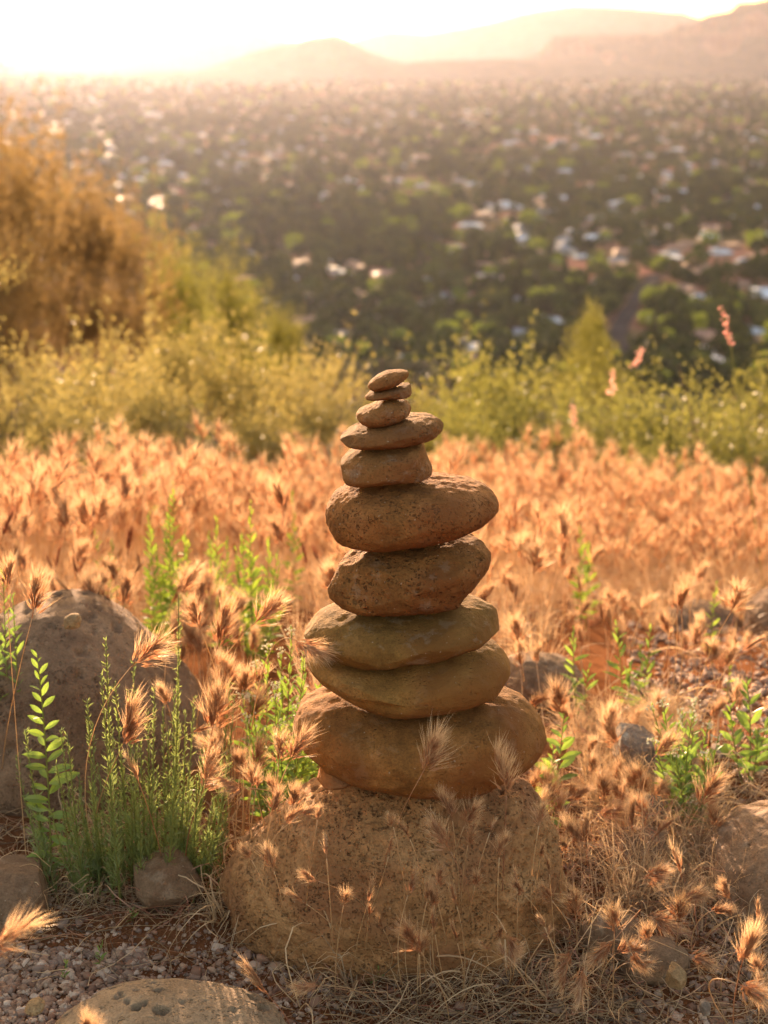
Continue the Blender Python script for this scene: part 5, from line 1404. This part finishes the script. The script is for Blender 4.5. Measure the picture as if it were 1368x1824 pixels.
for w_, rf, gl_ in HOUSES:
    bm = bmesh.new(); bm.from_mesh(w_); n0 = len(bm.faces); bm.from_mesh(rf); bm.faces.ensure_lookup_table()
    for f in bm.faces[n0:]: f.material_index = 1
    me = bpy.data.meshes.new('house'); bm.to_mesh(me); bm.free(); me.materials.append(w_.materials[0]); me.materials.append(rf.materials[0]); hcomb.append(me)
n = len(far_h)
points_stuff('distant_houses', [tuple(c[0]) for c in far_h], np.stack([np.zeros(n), np.zeros(n), rv.uniform(-.6, .6, n)], 1), [c[2] for c in far_h], [c[1] for c in far_h], hcomb,
             'hundreds of distant houses dotted over the far valley floor', 'houses')
# trees
def far_tree(seed, mat, nclump=34, conical=False):
    rnd = np.random.default_rng(seed); V = []
    for i in range(nclump * 9):
        if conical:
            h = rnd.random(); w = .32 * (1 - h) + .03; az = rnd.uniform(0, 6.28); c = np.array([w * math.cos(az), w * math.sin(az), h * 1.3 + .08])
        else:
            d = rnd.normal(size=3); d /= np.linalg.norm(d); c = d * np.array([.5, .5, .38]) * rnd.uniform(.75, 1.05) * (1 + .22 * math.sin(5 * d[0] + seed) * math.cos(4 * d[1])) + np.array([0, 0, .48])
        a = rnd.normal(size=3); a /= np.linalg.norm(a); b = np.cross(a, rnd.normal(size=3)); b /= np.linalg.norm(b)
        s = .085 * rnd.uniform(.6, 1.4)
        V += [c - a * s, c + b * s * .7, c + a * s, c - b * s * .7]
    V = np.array(V); return mesh('crown', V, np.arange(len(V)).reshape(-1, 4), M[mat])
FT = [far_tree(1, 'far_leaf'), far_tree(2, 'far_leaf'), far_tree(3, 'far_leaf'), far_tree(4, 'far_leaf', conical=True), far_tree(5, 'far_leaf_bright'), far_tree(6, 'far_leaf')]
mb = MB(); mb.tube([(0, 0, -.1), (.01, 0, .3)], .05, .03, 0, 6); FTR = mb.mesh('trunk', [M['bark']])
TR = []
big = [(1160, 548, 4, 14), (1345, 445, 4, 16), (1290, 500, 5, 15), (780, 510, 0, 17), (705, 575, 0, 16), (830, 490, 3, 14), (1240, 480, 0, 16), (885, 530, 3, 12), (925, 520, 3, 13), (975, 620, 5, 15), (1150, 640, 0, 14), (1200, 600, 0, 13), (700, 530, 1, 16), (560, 540, 2, 17), (620, 520, 1, 15), (860, 560, 1, 14), (1120, 500, 2, 13)]
for x, y, t_, s_ in big:
    g = G(x, y); TR.append((g.y, g, t_, s_))
while len(TR) < 9200:
    px = rv.uniform(-40, 1410); py = 138 + 560 * rv.random() ** 1.25
    g = G(px, py)
    if g.y < 330 or (px < 300 and py > 470): continue
    if on_patch(px, py) and rv.random() < .88: continue
    if np.min(np.hypot(roadpts[:, 0] - g.x, roadpts[:, 1] - g.y)) < 11: continue
    dens = fbm([[g.x / 85, g.y / 130, 2]], 3, 61)[0]
    if dens < rv.uniform(-.6, .1): continue
    TR.append((g.y, g, int(rv.choice([0, 1, 2, 3, 4, 5], p=[.24, .22, .2, .1, .08, .16])), rv.uniform(4.5, 11.5) * (1 + min(1, g.y / 5000))))
HP = np.array([(c[0].x, c[0].y) for c in cand])
def in_front_of_house(g):
    d = HP - np.array([g.x, g.y]); return bool(np.any((np.abs(d[:, 0]) < 9) & (d[:, 1] > -34) & (d[:, 1] < 8)))
TR = [t for i, t in enumerate(TR) if i < len(big) or not (in_front_of_house(t[1]) and rv.random() < .9)]
TR.sort(key=lambda t: t[0])
def tdesc(t_, k):
    return {4: 'bright green rounded tree', 3: 'dark pointed evergreen tree'}.get(t_, 'dark green rounded tree'), ('nearest' if k < 80 else 'middle' if k < 180 else 'farther')
for k, (_, g, t_, s_) in enumerate(TR[:300]):
    d_, b_ = tdesc(t_, k)
    r = root('valley_tree', g, f'{d_} standing between houses in the {b_} part of the valley', 'tree', f'{d_}s in the {b_} valley')
    r.rotation_euler = (0, 0, rv.uniform(0, 6.28)); r.scale = (s_, s_, s_ * rv.uniform(.8, 1.1))
    link('crown', FT[t_], r); link('trunk', FTR, r)
rs = TR[300:]; n = len(rs)
points_stuff('valley_woodland', [tuple(t[1]) for t in rs], np.stack([np.zeros(n), np.zeros(n), rv.uniform(0, 6.28, n)], 1), [t[3] for t in rs], [t[2] for t in rs], FT,
             'scattered juniper and cottonwood trees covering the valley floor into the distance', 'woodland')
